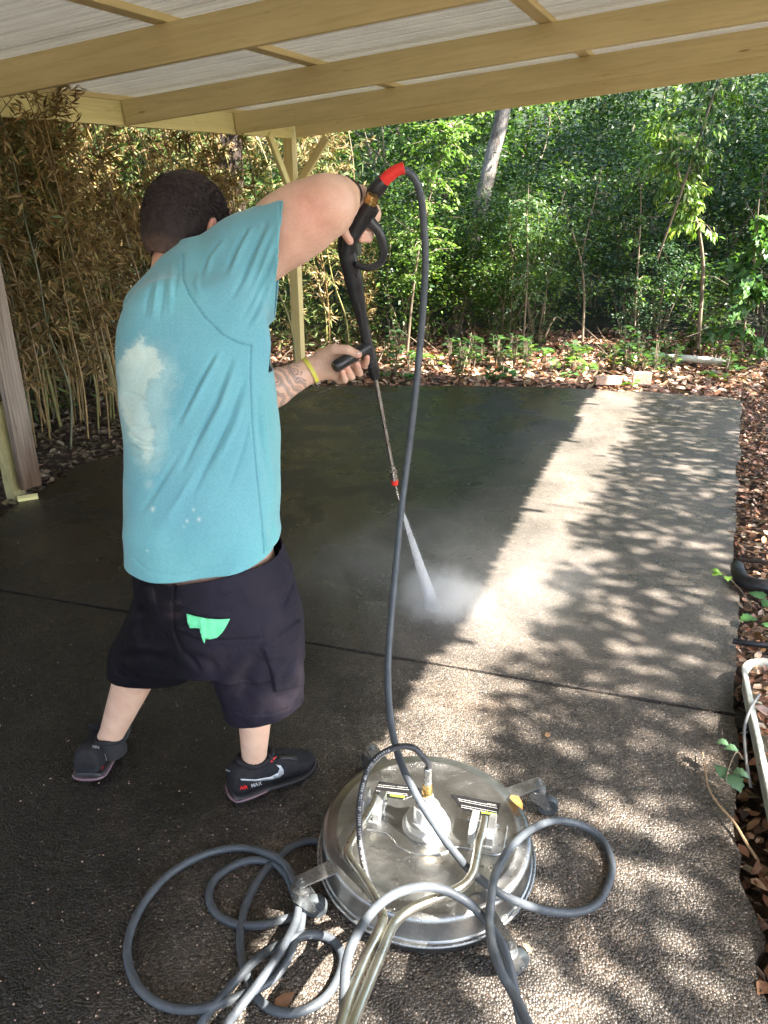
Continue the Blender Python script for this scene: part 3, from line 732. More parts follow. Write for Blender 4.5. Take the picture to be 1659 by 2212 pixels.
# seedlings at the litter edge
def seedling_proto(n, L, pal, rg, h=.14):
    P = []; D = []
    mb = MB()
    for i in range(n):
        a = rg.uniform(0, 6.28); d = np.array([math.cos(a), math.sin(a), rg.uniform(-.1, .3)]); hh = rg.uniform(.3, 1)*h
        p = np.array([d[0]*.05*rg.random(), d[1]*.05*rg.random(), hh]); P.append(p); D.append(d); mb.tube([np.array([0, 0, -.02]), p*.7, p], [.003, .0025, .002], 4, caps=False)
    P, D = np.array(P), np.array(D); l = rg.uniform(.7, 1.2, n)*L
    return leaf_obj('leaves', P, D, unit(np.array([0, 0, 1.])+rg.normal(size=(n, 3))*.3), l, l*.75, pick(pal, n, rg), LEAF, None), mb.build('stem', STEM, None, normals=False)
sp = [seedling_proto(9, .11, BRIGHT, rg), seedling_proto(14, .09, GREENS, rg, .22), seedling_proto(7, .13, [(.07, .17, .05)], rg, .1), seedling_proto(22, .075, BLUEG+GREENS, rg, .32)]
for i in range(95):
    x, y = rr.uniform(-.8, 6.5), 8.3+abs(rr.gauss(.9, .8))
    k = [1, 3, 1, 3, 3, 2][i % 6]
    if inpoly(np.array([x]), np.array([y]), slab_poly)[0]: continue
    place_proto(sp[k], 'seedling', ['bright lobed-leaf seedling growing in the leaf litter', 'small green seedling growing in the leaf litter', 'flat broad-leaf plant growing in the leaf litter', 'bushy blue-green seedling growing in the leaf litter'][k], 'seedling', 'seedlings in the leaf litter beyond the slab', x, y, rr.uniform(0, 6.28), rr.uniform(.7, 1.5))
for (px, py, k, s) in [(1240, 800, 0, 1.1), (1270, 808, 0, 1.0), (1175, 780, 0, 1), (940, 790, 0, 1.2), (1362, 838, 0, .8), (1550, 822, 0, .8), (1165, 770, 2, 1.2), (835, 815, 2, 1.2), (870, 817, 2, 1), (1060, 818, 1, .9)]:
    g = G(px, py); place_proto(sp[k], 'seedling', 'bright lobed-leaf seedling growing in the leaf litter' if k == 0 else 'flat broad-leaf plant at the far edge of the slab', 'seedling', 'seedlings in the leaf litter beyond the slab', g.x, g.y, px, s)
# overhanging tree at right: its crown throws the dappled shade on the slab
def dapple(n, rg):
    gx = rg.uniform(-1.4, 5.6, n); gy = rg.uniform(-.6, 11.5, n)
    s = (gx+.17)*.928-(gy-1.47)*.373
    wob = vnoise(np.stack([gx, gy, gy*0], 1), 1.6, 51)*.10+vnoise(np.stack([gx, gy, gy*0], 1), 5, 52)*.06
    lim = .23+.05*np.clip(gy-1.0, 0, 5)*.9
    ramp_ = np.clip((s+wob-lim)/.16, 0, 1)
    near = np.clip((2.3-gy)/.8, 0, 1)
    # fine clumps of foliage along branches
    q = np.stack([gx*1.0, gy*.8, gy*0], 1)
    f = vnoise(q, 5.5, 61)*.6+vnoise(q, 11, 62)*.55
    thr = -.50+.16*near-.10*np.clip(gy-4, 0, 1)
    dens = np.where(f > thr, 1.0, .03)
    dens = np.maximum(dens*ramp_, near*(s < .35)*(gy < 1.32)*(f > .0)*.8)
    dens *= np.where(gy > 7.9, .5*(f > -.25), 1)
    dens *= (s > -.45)
    k = rg.random(n) < dens
    gx, gy = gx[k], gy[k]; n = len(gx)
    h = 4.3+.5*vnoise(np.stack([gx, gy, gy*0], 1), .6, 71)+rg.random(n)*.5
    S = np.array(SUND)/SUND.z
    return np.stack([gx, gy, gx*0], 1)+S*h[:, None]
Pd = dapple(70000, rg); n = len(Pd); L = rg.uniform(.065, .115, n)
tt = thing('tree', 'leafy tree standing right of the slab whose branches overhang it', 'tree', (8.2, 1.0, 0)); mb = MB()
mb.tube(catmull([(8.2, 1.0, -.1), (8.1, 1.1, 1.5), (7.9, 1.1, 3), (7.5, 1.3, 4.2), (7.2, 1.4, 5.2)], 6), interp_list([.2, .17, .15, .12, .08], 6), 12)
for e in [(4.2, .0, 4.6), (5.0, 1.6, 4.7), (5.3, 3.0, 4.6), (6.2, 4.6, 4.7), (6.8, 6.2, 4.8), (4.0, -1.2, 4.7), (5.6, -1.8, 4.6), (4.6, 2.3, 4.5), (5.8, 3.9, 4.6), (6.6, 5.4, 4.6)]:
    a = Vector((7.9, 1.1, 3.2)); b = Vector(e); mb.tube(catmull([a, a.lerp(b, .5)+Vector((0, 0, .5)), b], 5), interp_list([.045, .025, .006], 5), 6)
mb.build('trunk', DBARK, tt, smooth=60, normals=False)
leaf_obj('crown', Pd, rdir(n, rg), unit(rdir(n, rg)*.5+np.array(SUND)), L, L*.7, pick(GREENS, n, rg), LEAF, tt)

for i, (x, y, cx, cz) in enumerate([(8.8, 10.4, 6.6, 8.2), (10.6, 10.8, 9.6, 8.4), (12.6, 9.6, 12.6, 8.3), (9.8, 13.5, 8.4, 9.2), (13, 13.8, 12.0, 9.2), (16, 10.5, 15.6, 8.8)]):  # trees added out of view so their crowns shade the woods
    tree('tree', ['tall tree beyond the right end of the carport, nearest one', 'tall tree right of the woodland edge, second from the carport', 'tall tree right of the woodland edge, third from the carport', 'tall tree deep in the woods behind the nearest tall tree', 'tall tree deep in the woods at far right', 'tall tree outermost on the right of the woods'][i], (x, y, 0), [Vector((x, y, -.2)), Vector((x+.1, y, 3)), Vector((x+.3, y, 6)), Vector(((x+cx)/2, y-.6, cz-.8)), Vector((cx, y-1.5, cz))], [.2, .17, .14, .10, .05], DBARK, (cx, y-1.6, cz), (2.6, 2.6, .9), 9500, GREENS, .13, rg, 8)

tree('tree', 'tall tree rising behind the bamboo with branches over the carport roof', (-5.6, 9.2, 0), [Vector((-5.6, 9.2, -.2)), Vector((-5.5, 9.2, 3)), Vector((-5.0, 9.0, 5.5)), Vector((-3.2, 8.2, 7.4)), Vector((-1.0, 6.9, 8.2))], [.2, .17, .14, .10, .05], DBARK, (-.6, 6.4, 8.2), (3.0, 2.6, .9), 9000, GREENS, .13, rg, 8)  # tree added out of view; its crown keeps sun off the bamboo

for i, (px, Yq, sc) in enumerate([(985, 11.2, .75), (1060, 11.35, .7), (1130, 11.6, .9), (930, 10.9, .7)]):
    gx = (px-829.5)/FD*(Yq*CP+1.0*SP)
    place_proto(protos[[0, 2, 1, 2][i]], 'shrub', ['leafy shrub hiding the foot of the leaning pale trunk', 'yellow-green shrub just right of the leaning pale trunk', 'blue-green shrub a step right of the leaning pale trunk', 'yellow-green shrub just left of the leaning pale trunk'][i], 'shrub', None, gx, Yq, i*1.3, sc, sc)
# ================================================================== implicit surfaces
from mathutils.bvhtree import BVHTree
class Field:
    def __init__(s, lo, hi, vox):
        s.lo = np.array(lo, float); s.v = vox
        s.n = np.ceil((np.array(hi)-s.lo)/vox).astype(int)+1
        s.a = np.full(tuple(s.n), .2, np.float32)
    def sub(s, lo, hi):
        a = np.clip(np.floor((np.array(lo)-s.lo)/s.v).astype(int), 0, s.n-1); b = np.clip(np.ceil((np.array(hi)-s.lo)/s.v).astype(int)+1, 1, s.n)
        sl = tuple(slice(a[i], b[i]) for i in range(3))
        g = np.meshgrid(*[s.lo[i]+s.v*np.arange(a[i], b[i]) for i in range(3)], indexing='ij')
        return sl, np.stack(g, -1)
    def join(s, sl, d, k):
        a = s.a[sl]
        if k <= 0: s.a[sl] = np.minimum(a, d); return
        h = np.clip(.5+.5*(a-d)/k, 0, 1); s.a[sl] = a*(1-h)+d*h-k*h*(1-h)
    def cone(s, A, B, ra, rb, k=.02, flat=None):
        A, B = np.array(A, float), np.array(B, float); m = max(ra, rb)+k*1.5+.02
        sl, P = s.sub(np.minimum(A, B)-m, np.maximum(A, B)+m)
        ab = B-A; L2 = ab@ab; t = np.clip(((P-A)@ab)/L2, 0, 1)
        q = P-(A+t[..., None]*ab)
        if flat is not None:      # flat = (direction, factor): squash along a direction
            fd = np.array(flat[0], float); fd /= np.linalg.norm(fd); c = (q@fd)[..., None]; q = q-c*fd+c*fd*flat[1]
        d = np.linalg.norm(q, axis=-1)-(ra+(rb-ra)*t); s.join(sl, d, k)
    def chain(s, pts, rs, k=.01, kin=.004):
        for i in range(len(pts)-1): s.cone(pts[i], pts[i+1], rs[i], rs[i+1], k if i == 0 else kin)
    def ell(s, C, rad, axes=None, k=.02):
        C = np.array(C, float); m = max(rad)+k*1.5+.02; sl, P = s.sub(C-m, C+m); q = P-C
        if axes is not None: q = np.stack([q@np.array(a, float) for a in axes], -1)
        rad = np.array(rad, float); n = np.linalg.norm(q/rad, axis=-1); g = np.linalg.norm(q/rad**2, axis=-1)
        d = n*(n-1)/np.maximum(g, 1e-6); s.join(sl, d, k)
    def loft(s, rows, shrink=0.0, k=.03, zlo=-9, zhi=9, pw=2.3):
        z = np.array([r[0] for r in rows]); o = np.argsort(z); z = z[o]; R_ = np.array([r[1:] for r in rows])[o]
        lo = [min(r[1]-r[3] for r in rows)-.05, min(r[2]-r[4] for r in rows)-.05, z[0]-.05]; hi = [max(r[1]+r[3] for r in rows)+.05, max(r[2]+r[4] for r in rows)+.05, z[-1]+.05]
        sl, P = s.sub(lo, hi); zz = P[0, 0, :, 2]
        c = [np.interp(zz, z, R_[:, i]) for i in range(4)]
        rx = c[2]-shrink; ry = c[3]-shrink
        n = (np.abs((P[..., 0]-c[0])/rx)**pw+np.abs((P[..., 1]-c[1])/ry)**pw)**(1/pw)
        d = (n-1)*np.minimum(rx, ry)
        d = np.maximum(d, np.maximum(max(z[0], zlo)-P[..., 2], P[..., 2]-min(z[-1], zhi)))
        s.join(sl, d.astype(np.float32), k)
    def cut(s, p, n):
        n = np.array(n, float); n /= np.linalg.norm(n)
        g = [s.lo[i]+s.v*np.arange(s.n[i]) for i in range(3)]
        d = (g[0][:, None, None]-p[0])*n[0]+(g[1][None, :, None]-p[1])*n[1]+(g[2][None, None, :]-p[2])*n[2]
        s.a = np.maximum(s.a, d.astype(np.float32))
    def mesh(s):
        a = s.a; n = a.shape; ins = a < 0
        c = ins[:-1, :-1, :-1].astype(np.int8)
        cnt = np.zeros(c.shape, np.int8)
        for dx in (0, 1):
            for dy in (0, 1):
                for dz in (0, 1): cnt += ins[dx:n[0]-1+dx, dy:n[1]-1+dy, dz:n[2]-1+dz]
        act = (cnt > 0) & (cnt < 8); idx = np.argwhere(act); ids = np.full(act.shape, -1, np.int64); ids[act] = np.arange(len(idx))
        S = np.zeros((len(idx), 3)); W_ = np.zeros(len(idx)); off = [(x, y, z) for x in (0, 1) for y in (0, 1) for z in (0, 1)]
        val = {o: a[idx[:, 0]+o[0], idx[:, 1]+o[1], idx[:, 2]+o[2]] for o in off}
        for o in off:
            for ax in range(3):
                if o[ax] == 0:
                    o2 = list(o); o2[ax] = 1; o2 = tuple(o2); va, vb = val[o], val[o2]; m = (va < 0) != (vb < 0)
                    t = np.where(m, va/np.where(m, va-vb, 1), 0); p = np.zeros((len(idx), 3)); p += o; p[:, ax] += t
                    S += p*m[:, None]; W_ += m
        V = (idx+S/W_[:, None])*s.v+s.lo
        F = []
        for ax in range(3):
            o1, o2 = [(1, 2), (2, 0), (0, 1)][ax]
            A = ins[tuple(slice(0, n[i]-1) if i == ax else slice(1, n[i]-1) for i in range(3))]
            B = ins[tuple(slice(1, n[i]) if i == ax else slice(1, n[i]-1) for i in range(3))]
            e = np.argwhere(A != B)
            if not len(e): continue
            fl = A[tuple(e.T)]
            e = e.copy()
            for i in range(3):
                if i != ax: e[:, i] += 1
            def cell(d1, d2):
                q = e.copy(); q[:, o1] -= d1; q[:, o2] -= d2; return ids[tuple(q.T)]
            q = np.stack([cell(0, 0), cell(1, 0), cell(1, 1), cell(0, 1)], 1)
            q[~fl] = q[~fl][:, ::-1]; F.append(q)
        F = np.concatenate(F); F = F[(F >= 0).all(1)]
        return V, F
def vnormals(V, F):
    n = np.cross(V[F[:, 2]]-V[F[:, 0]], V[F[:, -1]]-V[F[:, 1]]) if F.shape[1] == 4 else np.cross(V[F[:, 1]]-V[F[:, 0]], V[F[:, 2]]-V[F[:, 0]]); N = np.zeros_like(V)
    for k in range(F.shape[1]): np.add.at(N, F[:, k], n)
    return unit(N)
def smooth_np(V, F, it=2, lam=.5, mask=None):
    E = np.concatenate([F[:, [0, 1]], F[:, [1, 2]], F[:, [2, 3]], F[:, [3, 0]]])
    for _ in range(it):
        S = np.zeros_like(V); c = np.zeros(len(V)); np.add.at(S, E[:, 0], V[E[:, 1]]); np.add.at(S, E[:, 1], V[E[:, 0]]); np.add.at(c, E[:, 0], 1); np.add.at(c, E[:, 1], 1)
        D = (S/np.maximum(c, 1)[:, None]-V)*lam
        V = V+(D if mask is None else D*mask[:, None])
    return V
def prune(V, F, keepf):
    F = F[keepf]; u, inv = np.unique(F, return_inverse=True); return V[u], inv.reshape(F.shape), u
def clip_mesh(V, F, cuts):
    """cut the shell by planes; everything beyond a plane goes. cuts: (point, normal, face filter)"""
    me = bpy.data.meshes.new('tmp'); me.from_pydata([tuple(v) for v in V], [], [tuple(int(i) for i in q) for q in F]); bm = bmesh.new(); bm.from_mesh(me); bpy.data.meshes.remove(me)
    for p, n, flt in cuts:
        fs = [q for q in bm.faces if flt(q.calc_center_median())]
        es = list({e for q in fs for e in q.edges}); vs2 = list({v for q in fs for v in q.verts})
        bmesh.ops.bisect_plane(bm, geom=vs2+es+fs, dist=1e-6, plane_co=tuple(p), plane_no=tuple(n))
        kill = [q for q in bm.faces if flt(q.calc_center_median()) and (np.array(q.calc_center_median())-np.array(p))@np.array(n) > 1e-7]
        bmesh.ops.delete(bm, geom=kill, context='FACES')
    bmesh.ops.triangulate(bm, faces=bm.faces); bm.verts.index_update()
    V2 = np.array([tuple(v.co) for v in bm.verts]); F2 = np.array([[v.index for v in q.verts] for q in bm.faces]); bm.free(); return V2, F2
def snap_rim(V, F, planes):
    E = np.sort(np.concatenate([F[:, [0, 1]], F[:, [1, 2]], F[:, [2, 3]], F[:, [3, 0]]]), 1)
    u, c = np.unique(E, axis=0, return_counts=True); rim = np.unique(u[c == 1]); V = V.copy()
    for p, n, tol in planes:
        d = (V[rim]-p)@n; m_ = np.abs(d) < tol; V[rim[m_]] -= d[m_][:, None]*n
    eb = u[c == 1]
    for _ in range(4):
        S = np.zeros_like(V); k = np.zeros(len(V)); np.add.at(S, eb[:, 0], V[eb[:, 1]]); np.add.at(S, eb[:, 1], V[eb[:, 0]]); np.add.at(k, eb[:, 0], 1); np.add.at(k, eb[:, 1], 1)
        V[rim] = V[rim]*.5+.5*S[rim]/k[rim][:, None]
    return V
def toward_cam(V, N):
    d = unit(V-np.array([0, 0, CAM_H])); return np.clip(-(d*N).sum(1)*3, 0, 1)
def seg_dist(x, y, pts):
    best = np.full(len(x), 1e9); tt = np.zeros(len(x))
    tot = len(pts)-1
    for i in range(tot):
        (x0, y0), (x1, y1) = pts[i], pts[i+1]; dx, dy = x1-x0, y1-y0
        t = np.clip(((x-x0)*dx+(y-y0)*dy)/(dx*dx+dy*dy), 0, 1); d = np.hypot(x-x0-dx*t, y-y0-dy*t)
        m = d < best; best = np.where(m, d, best); tt = np.where(m, (i+t)/tot, tt)
    return best, tt
def folds(V, N, lst, extra=0, ws=1.0, pos=1.0):
    """each fold is a real ridge (or groove) of cloth, given by the line it follows"""
    x, y = proj(V); w = toward_cam(V, N); D = np.zeros(len(V))
    for pts, wd, amp in lst:
        wd = wd*(ws if wd > 3.2 else 1); amp = amp*(pos if amp > 0 else 1)
        d, t = seg_dist(x, y, pts); e = np.sin(np.pi*np.clip(t, .0, 1.0))**.8 if wd > 3.2 else 1
        D += amp*np.exp(-(d/wd)**2)*e
    return V+N*(D*w)[:, None]
def inside_px(x, y, poly): return inpoly(x, y, poly).astype(float)
def soft_poly(x, y, poly, blur, seed=0, amp=6, sc=.05):
    P = np.stack([x*sc, y*sc, x*0], 1); jx = vnoise(P, 1, seed)*amp+vnoise(P*2.7, 1, seed+5)*amp*.6; jy = vnoise(P, 1, seed+9)*amp+vnoise(P*2.7, 1, seed+4)*amp*.6
    s = 0; r_ = np.random.default_rng(seed)
    for k in range(14):
        a, b = r_.normal(size=2)*blur; s = s+inside_px(x+jx+a, y+jy+b, poly)
    return s/14
def bvh_of(V, F): return BVHTree.FromPolygons([tuple(v) for v in V], [tuple(int(i) for i in f) for f in F])
CAMP = Vector((0, 0, CAM_H))
def drape(pts, faces, bvh, off, name, mat, parent, th=0.0, ydef=1.8, smooth=True):
    V = []; last = None
    for (px, py) in pts:
        r = ray(px, py).normalized(); h = bvh.ray_cast(CAMP, r)
        if h[0] is None:
            h2 = bvh.find_nearest(W(px, py, ydef)); V.append(h2[0]+h2[1]*off); continue
        n = h[1] if h[1].dot(r) < 0 else -h[1]; V.append(h[0]+n*off)
    me = bpy.data.meshes.new(name); me.from_pydata([tuple(v) for v in V], [], [tuple(f) for f in faces])
    o = link(name, me, mat, parent)
    if th: sm = o.modifiers.new('s', 'SOLIDIFY'); sm.thickness = th; sm.offset = 0
    if smooth: me.polygons.foreach_set('use_smooth', [True]*len(me.polygons))
    return o
def fill_grid(poly, step):
    """triangulated fill of a picture-plane polygon with interior points"""
    bm = bmesh.new(); vs_ = [bm.verts.new((p[0], p[1], 0)) for p in poly]; bm.faces.new(vs_)
    xs = [p[0] for p in poly]; ys = [p[1] for p in poly]
    for ax, lo, hi in ((0, min(xs), max(xs)), (1, min(ys), max(ys))):
        v = lo+step
        while v < hi:
            co = (v, 0, 0) if ax == 0 else (0, v, 0); no = (1, 0, 0) if ax == 0 else (0, 1, 0)
            bmesh.ops.bisect_plane(bm, geom=bm.verts[:]+bm.edges[:]+bm.faces[:], plane_co=co, plane_no=no); v += step
    bm.verts.index_update(); P = [(v.co.x, v.co.y) for v in bm.verts]; F = [tuple(v.index for v in f.verts) for f in bm.faces]; bm.free(); return P, F
def text2d(s, size=1.0, bold=0.0):
    cu = bpy.data.curves.new('lettering', 'FONT'); cu.body = s; cu.size = size; cu.offset = bold; cu.resolution_u = 2; cu.align_x = 'CENTER'; cu.align_y = 'CENTER'
    ob = bpy.data.objects.new('lettering', cu); COL.objects.link(ob); bpy.context.view_layer.update()
    me = bpy.data.meshes.new_from_object(ob.evaluated_get(bpy.context.evaluated_depsgraph_get()))
    P = [(v.co.x, v.co.y) for v in me.vertices]; F = [tuple(p.vertices) for p in me.polygons]
    bpy.data.objects.remove(ob); bpy.data.meshes.remove(me); bpy.data.curves.remove(cu); return P, F

# ================================================================== the person
m = NT('skin'); m.set(rough=.46, spec=.4, sss=.12, ssss=.012); m.b.inputs['Subsurface Radius'].default_value = (1, .35, .2)
tint = m.attr('tint').outputs['Color']; tat = m.attr('tattoo').outputs['Fac']
c = m.mix(tint, m.ramp(m.noise(22, 5, .6), [(.3, (.88, .82, .80)), (.7, (1.06, 1.06, 1.05))]), 1.0, 'MULTIPLY')
c = m.mix(c, m.ramp(m.noise(260, 3, .6), [(.3, (.93, .90, .89)), (.6, (1.03, 1.03, 1.03))]), 1.0, 'MULTIPLY')
wv_ = m.n('ShaderNodeTexWave', wave_type='BANDS', bands_direction='DIAGONAL'); wv_.inputs['Scale'].default_value = 13; wv_.inputs['Distortion'].default_value = 9; wv_.inputs['Detail'].default_value = 2.0; wv_.inputs['Detail Scale'].default_value = 1.5
m.l(m.oc, wv_.inputs['Vector'])
ln = m.ramp(wv_.outputs['Fac'], [(.36, 0.0), (.46, 1.0), (.54, 1.0), (.62, .1), (.75, .15), (.88, .6), (1.0, .65)])
c = m.mix(c, (.16, .15, .16), m.math('MULTIPLY', m.math('MULTIPLY', ln, tat), .95)); m.base(c)
m.bump(m.noise(160, 4, .6), .12, .002); SKIN = m.m

YT = 1.0
ROWS_PX = [(1350, 300, 630, 1.655, .150), (1290, 300, 630, 1.655, .150), (1262, 288, 618, 1.655, .152), (1200, 280, 610, 1.66, .155), (1130, 268, 603, 1.67, .160), (1050, 272, 604, 1.69, .163), (950, 274, 604, 1.715, .165), (850, 266, 592, 1.745, .163), (790, 262, 580, 1.77, .160), (740, 264, 568, 1.79, .155), (700, 269, 560, 1.81, .150), (660, 280, 552, 1.83, .142), (625, 300, 545, 1.85, .130), (590, 338, 530, 1.87, .112), (565, 372, 510, 1.89, .095), (545, 392, 490, 1.905, .075), (528, 402, 470, 1.92, .055)]
def rows3(rows):
    out = []
    for (py, xl, xr, yc, ry) in rows:
        a, b = W(xl, py, yc), W(xr, py, yc); out.append((a.z, (a.x+b.x)/2, yc, (b.x-a.x)/2, ry))
    return out
TORSO = rows3(ROWS_PX)
person = thing('person', 'person seen from behind in blue t-shirt and black shorts, holding a spray gun down', 'person', (-.6, 1.75, 0))
J = dict(ankL=W(238, 1592, 1.845), knL=W(304, 1430, 1.775), ankR=W(549, 1641, 1.748), knR=W(552, 1450, 1.70), hipL=W(395, 1270, 1.69), hipR=W(535, 1262, 1.65))
HC = np.array(W(404, 482, 1.985)); fy = R(32); fp = R(22)
hf = np.array([math.sin(fy)*math.cos(fp), math.cos(fy)*math.cos(fp), -math.sin(fp)]); hs = np.array([math.cos(fy), -math.sin(fy), 0]); hu = np.cross(hs, hf)
hu = hu if hu[2] > 0 else -hu
f = Field((-1.15, 1.42, .0), (.10, 2.34, 1.86), .0042)
for s_ in 'LR':
    k_, a_ = J['kn'+s_], J['ank'+s_]
    f.cone(k_, a_, .066 if s_ == 'L' else .061, .037, 0)
    f.cone(J['hip'+s_], k_, .085, .062, .04)
    f.cone(a_, a_+Vector((0, .0, -.05)), .037, .034, .01)
f.loft(TORSO, .024, .03)
shR = W(512, 572, 1.87); elR = W(706, 445, 1.85); wrR = W(754, 418, 2.015)
f.cone(shR, W(640, 484, 1.86), .086, .080, .04); f.cone(W(625, 490, 1.86), W(690, 452, 1.855), .080, .069, .03); f.cone(W(670, 464, 1.855), elR, .072, .061, .03)
f.cone(elR, W(728, 432, 1.92), .060, .054, .03); f.cone(W(728, 432, 1.92), wrR, .053, .031, .02)
# right hand, gripping the rear of the gun
f.cone(wrR, W(775, 432, 2.07), .030, .034, .02, flat=((1, -.2, .3), 1.15)); f.cone(W(775, 432, 2.07), W(800, 462, 2.10), .034, .030, .02)
for pts, rs in [([(790, 486, 2.09), (803, 502, 2.07), (797, 517, 2.04), (780, 517, 2.02)], (.012, .0105, .010, .009)), ([(797, 474, 2.10), (806, 489, 2.075), (799, 502, 2.04), (778, 500, 2.02)], (.012, .011, .010, .009)),
                ([(803, 460, 2.12), (808, 472, 2.10), (800, 482, 2.08), (786, 482, 2.065)], (.0115, .0105, .0095, .009)), ([(806, 448, 2.12), (810, 458, 2.10), (802, 466, 2.085), (790, 468, 2.075)], (.0105, .0095, .009, .008)),
                ([(758, 450, 2.04), (742, 476, 2.02), (744, 500, 2.00), (756, 521, 1.998)], (.018, .0155, .013, .0105))]:
    f.chain([W(*p) for p in pts], rs, .012, .003)
# left arm and hand
shL = W(352, 690, 1.95); elL = W(515, 892, 2.075); wrL = W(676, 797, 2.16)
f.cone(shL, elL, .056, .050, .03); f.cone(elL, W(592, 838, 2.11), .050, .053, .02); f.cone(W(592, 838, 2.11), wrL, .053, .036, .02, flat=((0, 1, 0), 1.1))
f.cone(wrL, W(708, 788, 2.17), .036, .043, .02, flat=((0, 1, 0), 1.35)); f.cone(W(708, 788, 2.17), W(724, 792, 2.175), .042, .036, .015, flat=((0, 1, 0), 1.4))
for pts, rs in [([(694, 768, 2.155), (722, 755, 2.13), (750, 756, 2.115), (774, 766, 2.11)], (.021, .017, .0145, .0115)),
                ([(724, 768, 2.185), (762, 778, 2.20), (790, 790, 2.185), (793, 772, 2.15)], (.013, .0115, .0105, .009)),
                ([(724, 783, 2.185), (757, 797, 2.195), (777, 806, 2.165), (771, 786, 2.125)], (.013, .012, .011, .0095)),
                ([(722, 797, 2.18), (745, 812, 2.18), (760, 814, 2.15), (750, 793, 2.115)], (.013, .012, .011, .0095)),
                ([(716, 808, 2.17), (733, 822, 2.16), (745, 821, 2.13), (739, 802, 2.105)], (.0125, .011, .010, .0085))]:
    f.chain([W(*p) for p in pts], rs, .010, .003)
# neck and head
f.cone(W(378, 625, 1.90), W(390, 560, 1.945), .070, .064, .03); f.cone(W(390, 560, 1.945), HC+hf*.0-hu*.05, .062, .06, .02)
f.ell(HC, (.112, .093, .114), (hf, hs, hu), .02)
f.ell(HC+hf*.045-hu*.055, (.062, .062, .066), (hf, hs, hu), .03); f.ell(HC+hf*.088-hu*.10, (.024, .03, .022), (hf, hs, hu), .03)
f.cone(HC+hf*.105-hu*.01, HC+hf*.132-hu*.05, .009, .015, .012)
for q in (-1, 1):
    f.ell(HC+hf*.098+hs*q*.036-hu*.008, (.010, .017, .008), (hf, hs, hu), .006)
    f.ell(HC+hf*.106+hs*q*.034+hu*.016, (.010, .022, .006), (hf, hs, hu), .01)
    ec = HC+hs*q*.092-hu*.018-hf*.006
    f.ell(ec+hs*q*.006, (.019, .008, .031), (hf+hs*q*-.3, hs*q+hf*.3, hu), .006)
    f.ell(ec+hs*q*.014-hf*.004, (.017, .006, .029), (hf+hs*q*-.3, hs*q+hf*.3, hu), .003)
f.ell(HC+hf*.112-hu*.075, (.010, .024, .006), (hf, hs, hu), .006); f.ell(HC+hf*.109-hu*.088, (.010, .021, .007), (hf, hs, hu), .006)
V, F = f.mesh(); V = smooth_np(V, F, 1, .5); N = vnormals(V, F)
x, y = proj(V)
tintc = np.tile(np.array([[.74, .485, .36]]), (len(V), 1))
def blob(C, r, col, amt):
    d = np.linalg.norm(V-np.array(C), axis=1); w = (np.exp(-(d/r)**2)*amt)[:, None]; tintc[:] = tintc*(1-w)+np.array(col)*w
blob(W(675, 455, 1.79), .055, (.66, .24, .17), .55); blob(W(750, 425, 1.9), .03, (.62, .45, .14), .5); blob(W(620, 520, 1.8), .06, (.70, .34, .25), .5)
head = np.linalg.norm(V-HC, axis=1) < .15
blob(W(365, 560, 1.9), .06, (.60, .26, .15), .6)
for q in (1, -1): blob(HC+hs*q*.104-hu*.018, .03, (.72, .20, .15), .8)
for fp_ in [(756, 521, 1.998), (780, 515, 2.03), (774, 766, 2.11), (793, 772, 2.15), (771, 786, 2.125), (750, 793, 2.115), (739, 802, 2.105)]: blob(W(*fp_), .014, (.72, .28, .20), .6)
legm = V[:, 2] < .55; tintc[legm] = tintc[legm]*np.array([1.02, 1.05, 1.06])
# stubble fade at the nape
hl = (V-HC); along = hl@hf; upc = hl@hu
fade = np.clip((-.03-along)/.05, 0, 1)*np.clip((upc+.125)/.06, 0, 1)*head; fade = np.maximum(fade, head*np.clip((upc+.06)/.03, 0, 1)*(along < .06))*.8
ear = sum(np.linalg.norm(V-(HC+hs*q*.104-hu*.018), axis=1) < .03 for q in (1, -1)) > 0
fade = np.where(ear & (np.abs(hl@hs) > .098), 0, fade)
tintc = tintc*(1-fade[:, None])+np.array([.10, .07, .06])*fade[:, None]
# forearm tattoo region
A_ = np.array(elL); B_ = np.array(wrL); tt_ = ((V-A_)@(B_-A_))/((B_-A_)@(B_-A_)); dd = np.linalg.norm(V-(A_+tt_[:, None]*(B_-A_)), axis=1)
tat_ = np.clip((tt_-.2)/.1, 0, 1)*np.clip((.90-tt_)/.08, 0, 1)*(dd < .075)*(V[:, 1] > 2.0)
body = mesh_np('body', V, F, SKIN, person, smooth=True, attrs={'tint': tintc, 'tattoo': tat_})
BV_BODY = bvh_of(V, F)
BODYV, BODYF = V, F
# finger nails on the left hand
m = simple('nail', (.75, .50, .42), .25, var=.05, bump=0); NAIL = m
for (px, py, r_) in [(775, 763, 5), (772, 781, 4.2), (750, 787, 4.2), (738, 799, 3.6)]:
    P, Fq = fill_grid([(px+r_*math.cos(a)*1.0, py+r_*math.sin(a)*.8) for a in np.linspace(0, 6.28, 11)[:-1]], 4)
    drape(P, Fq, BV_BODY, .0006, 'fingernail', NAIL, person, .0008)
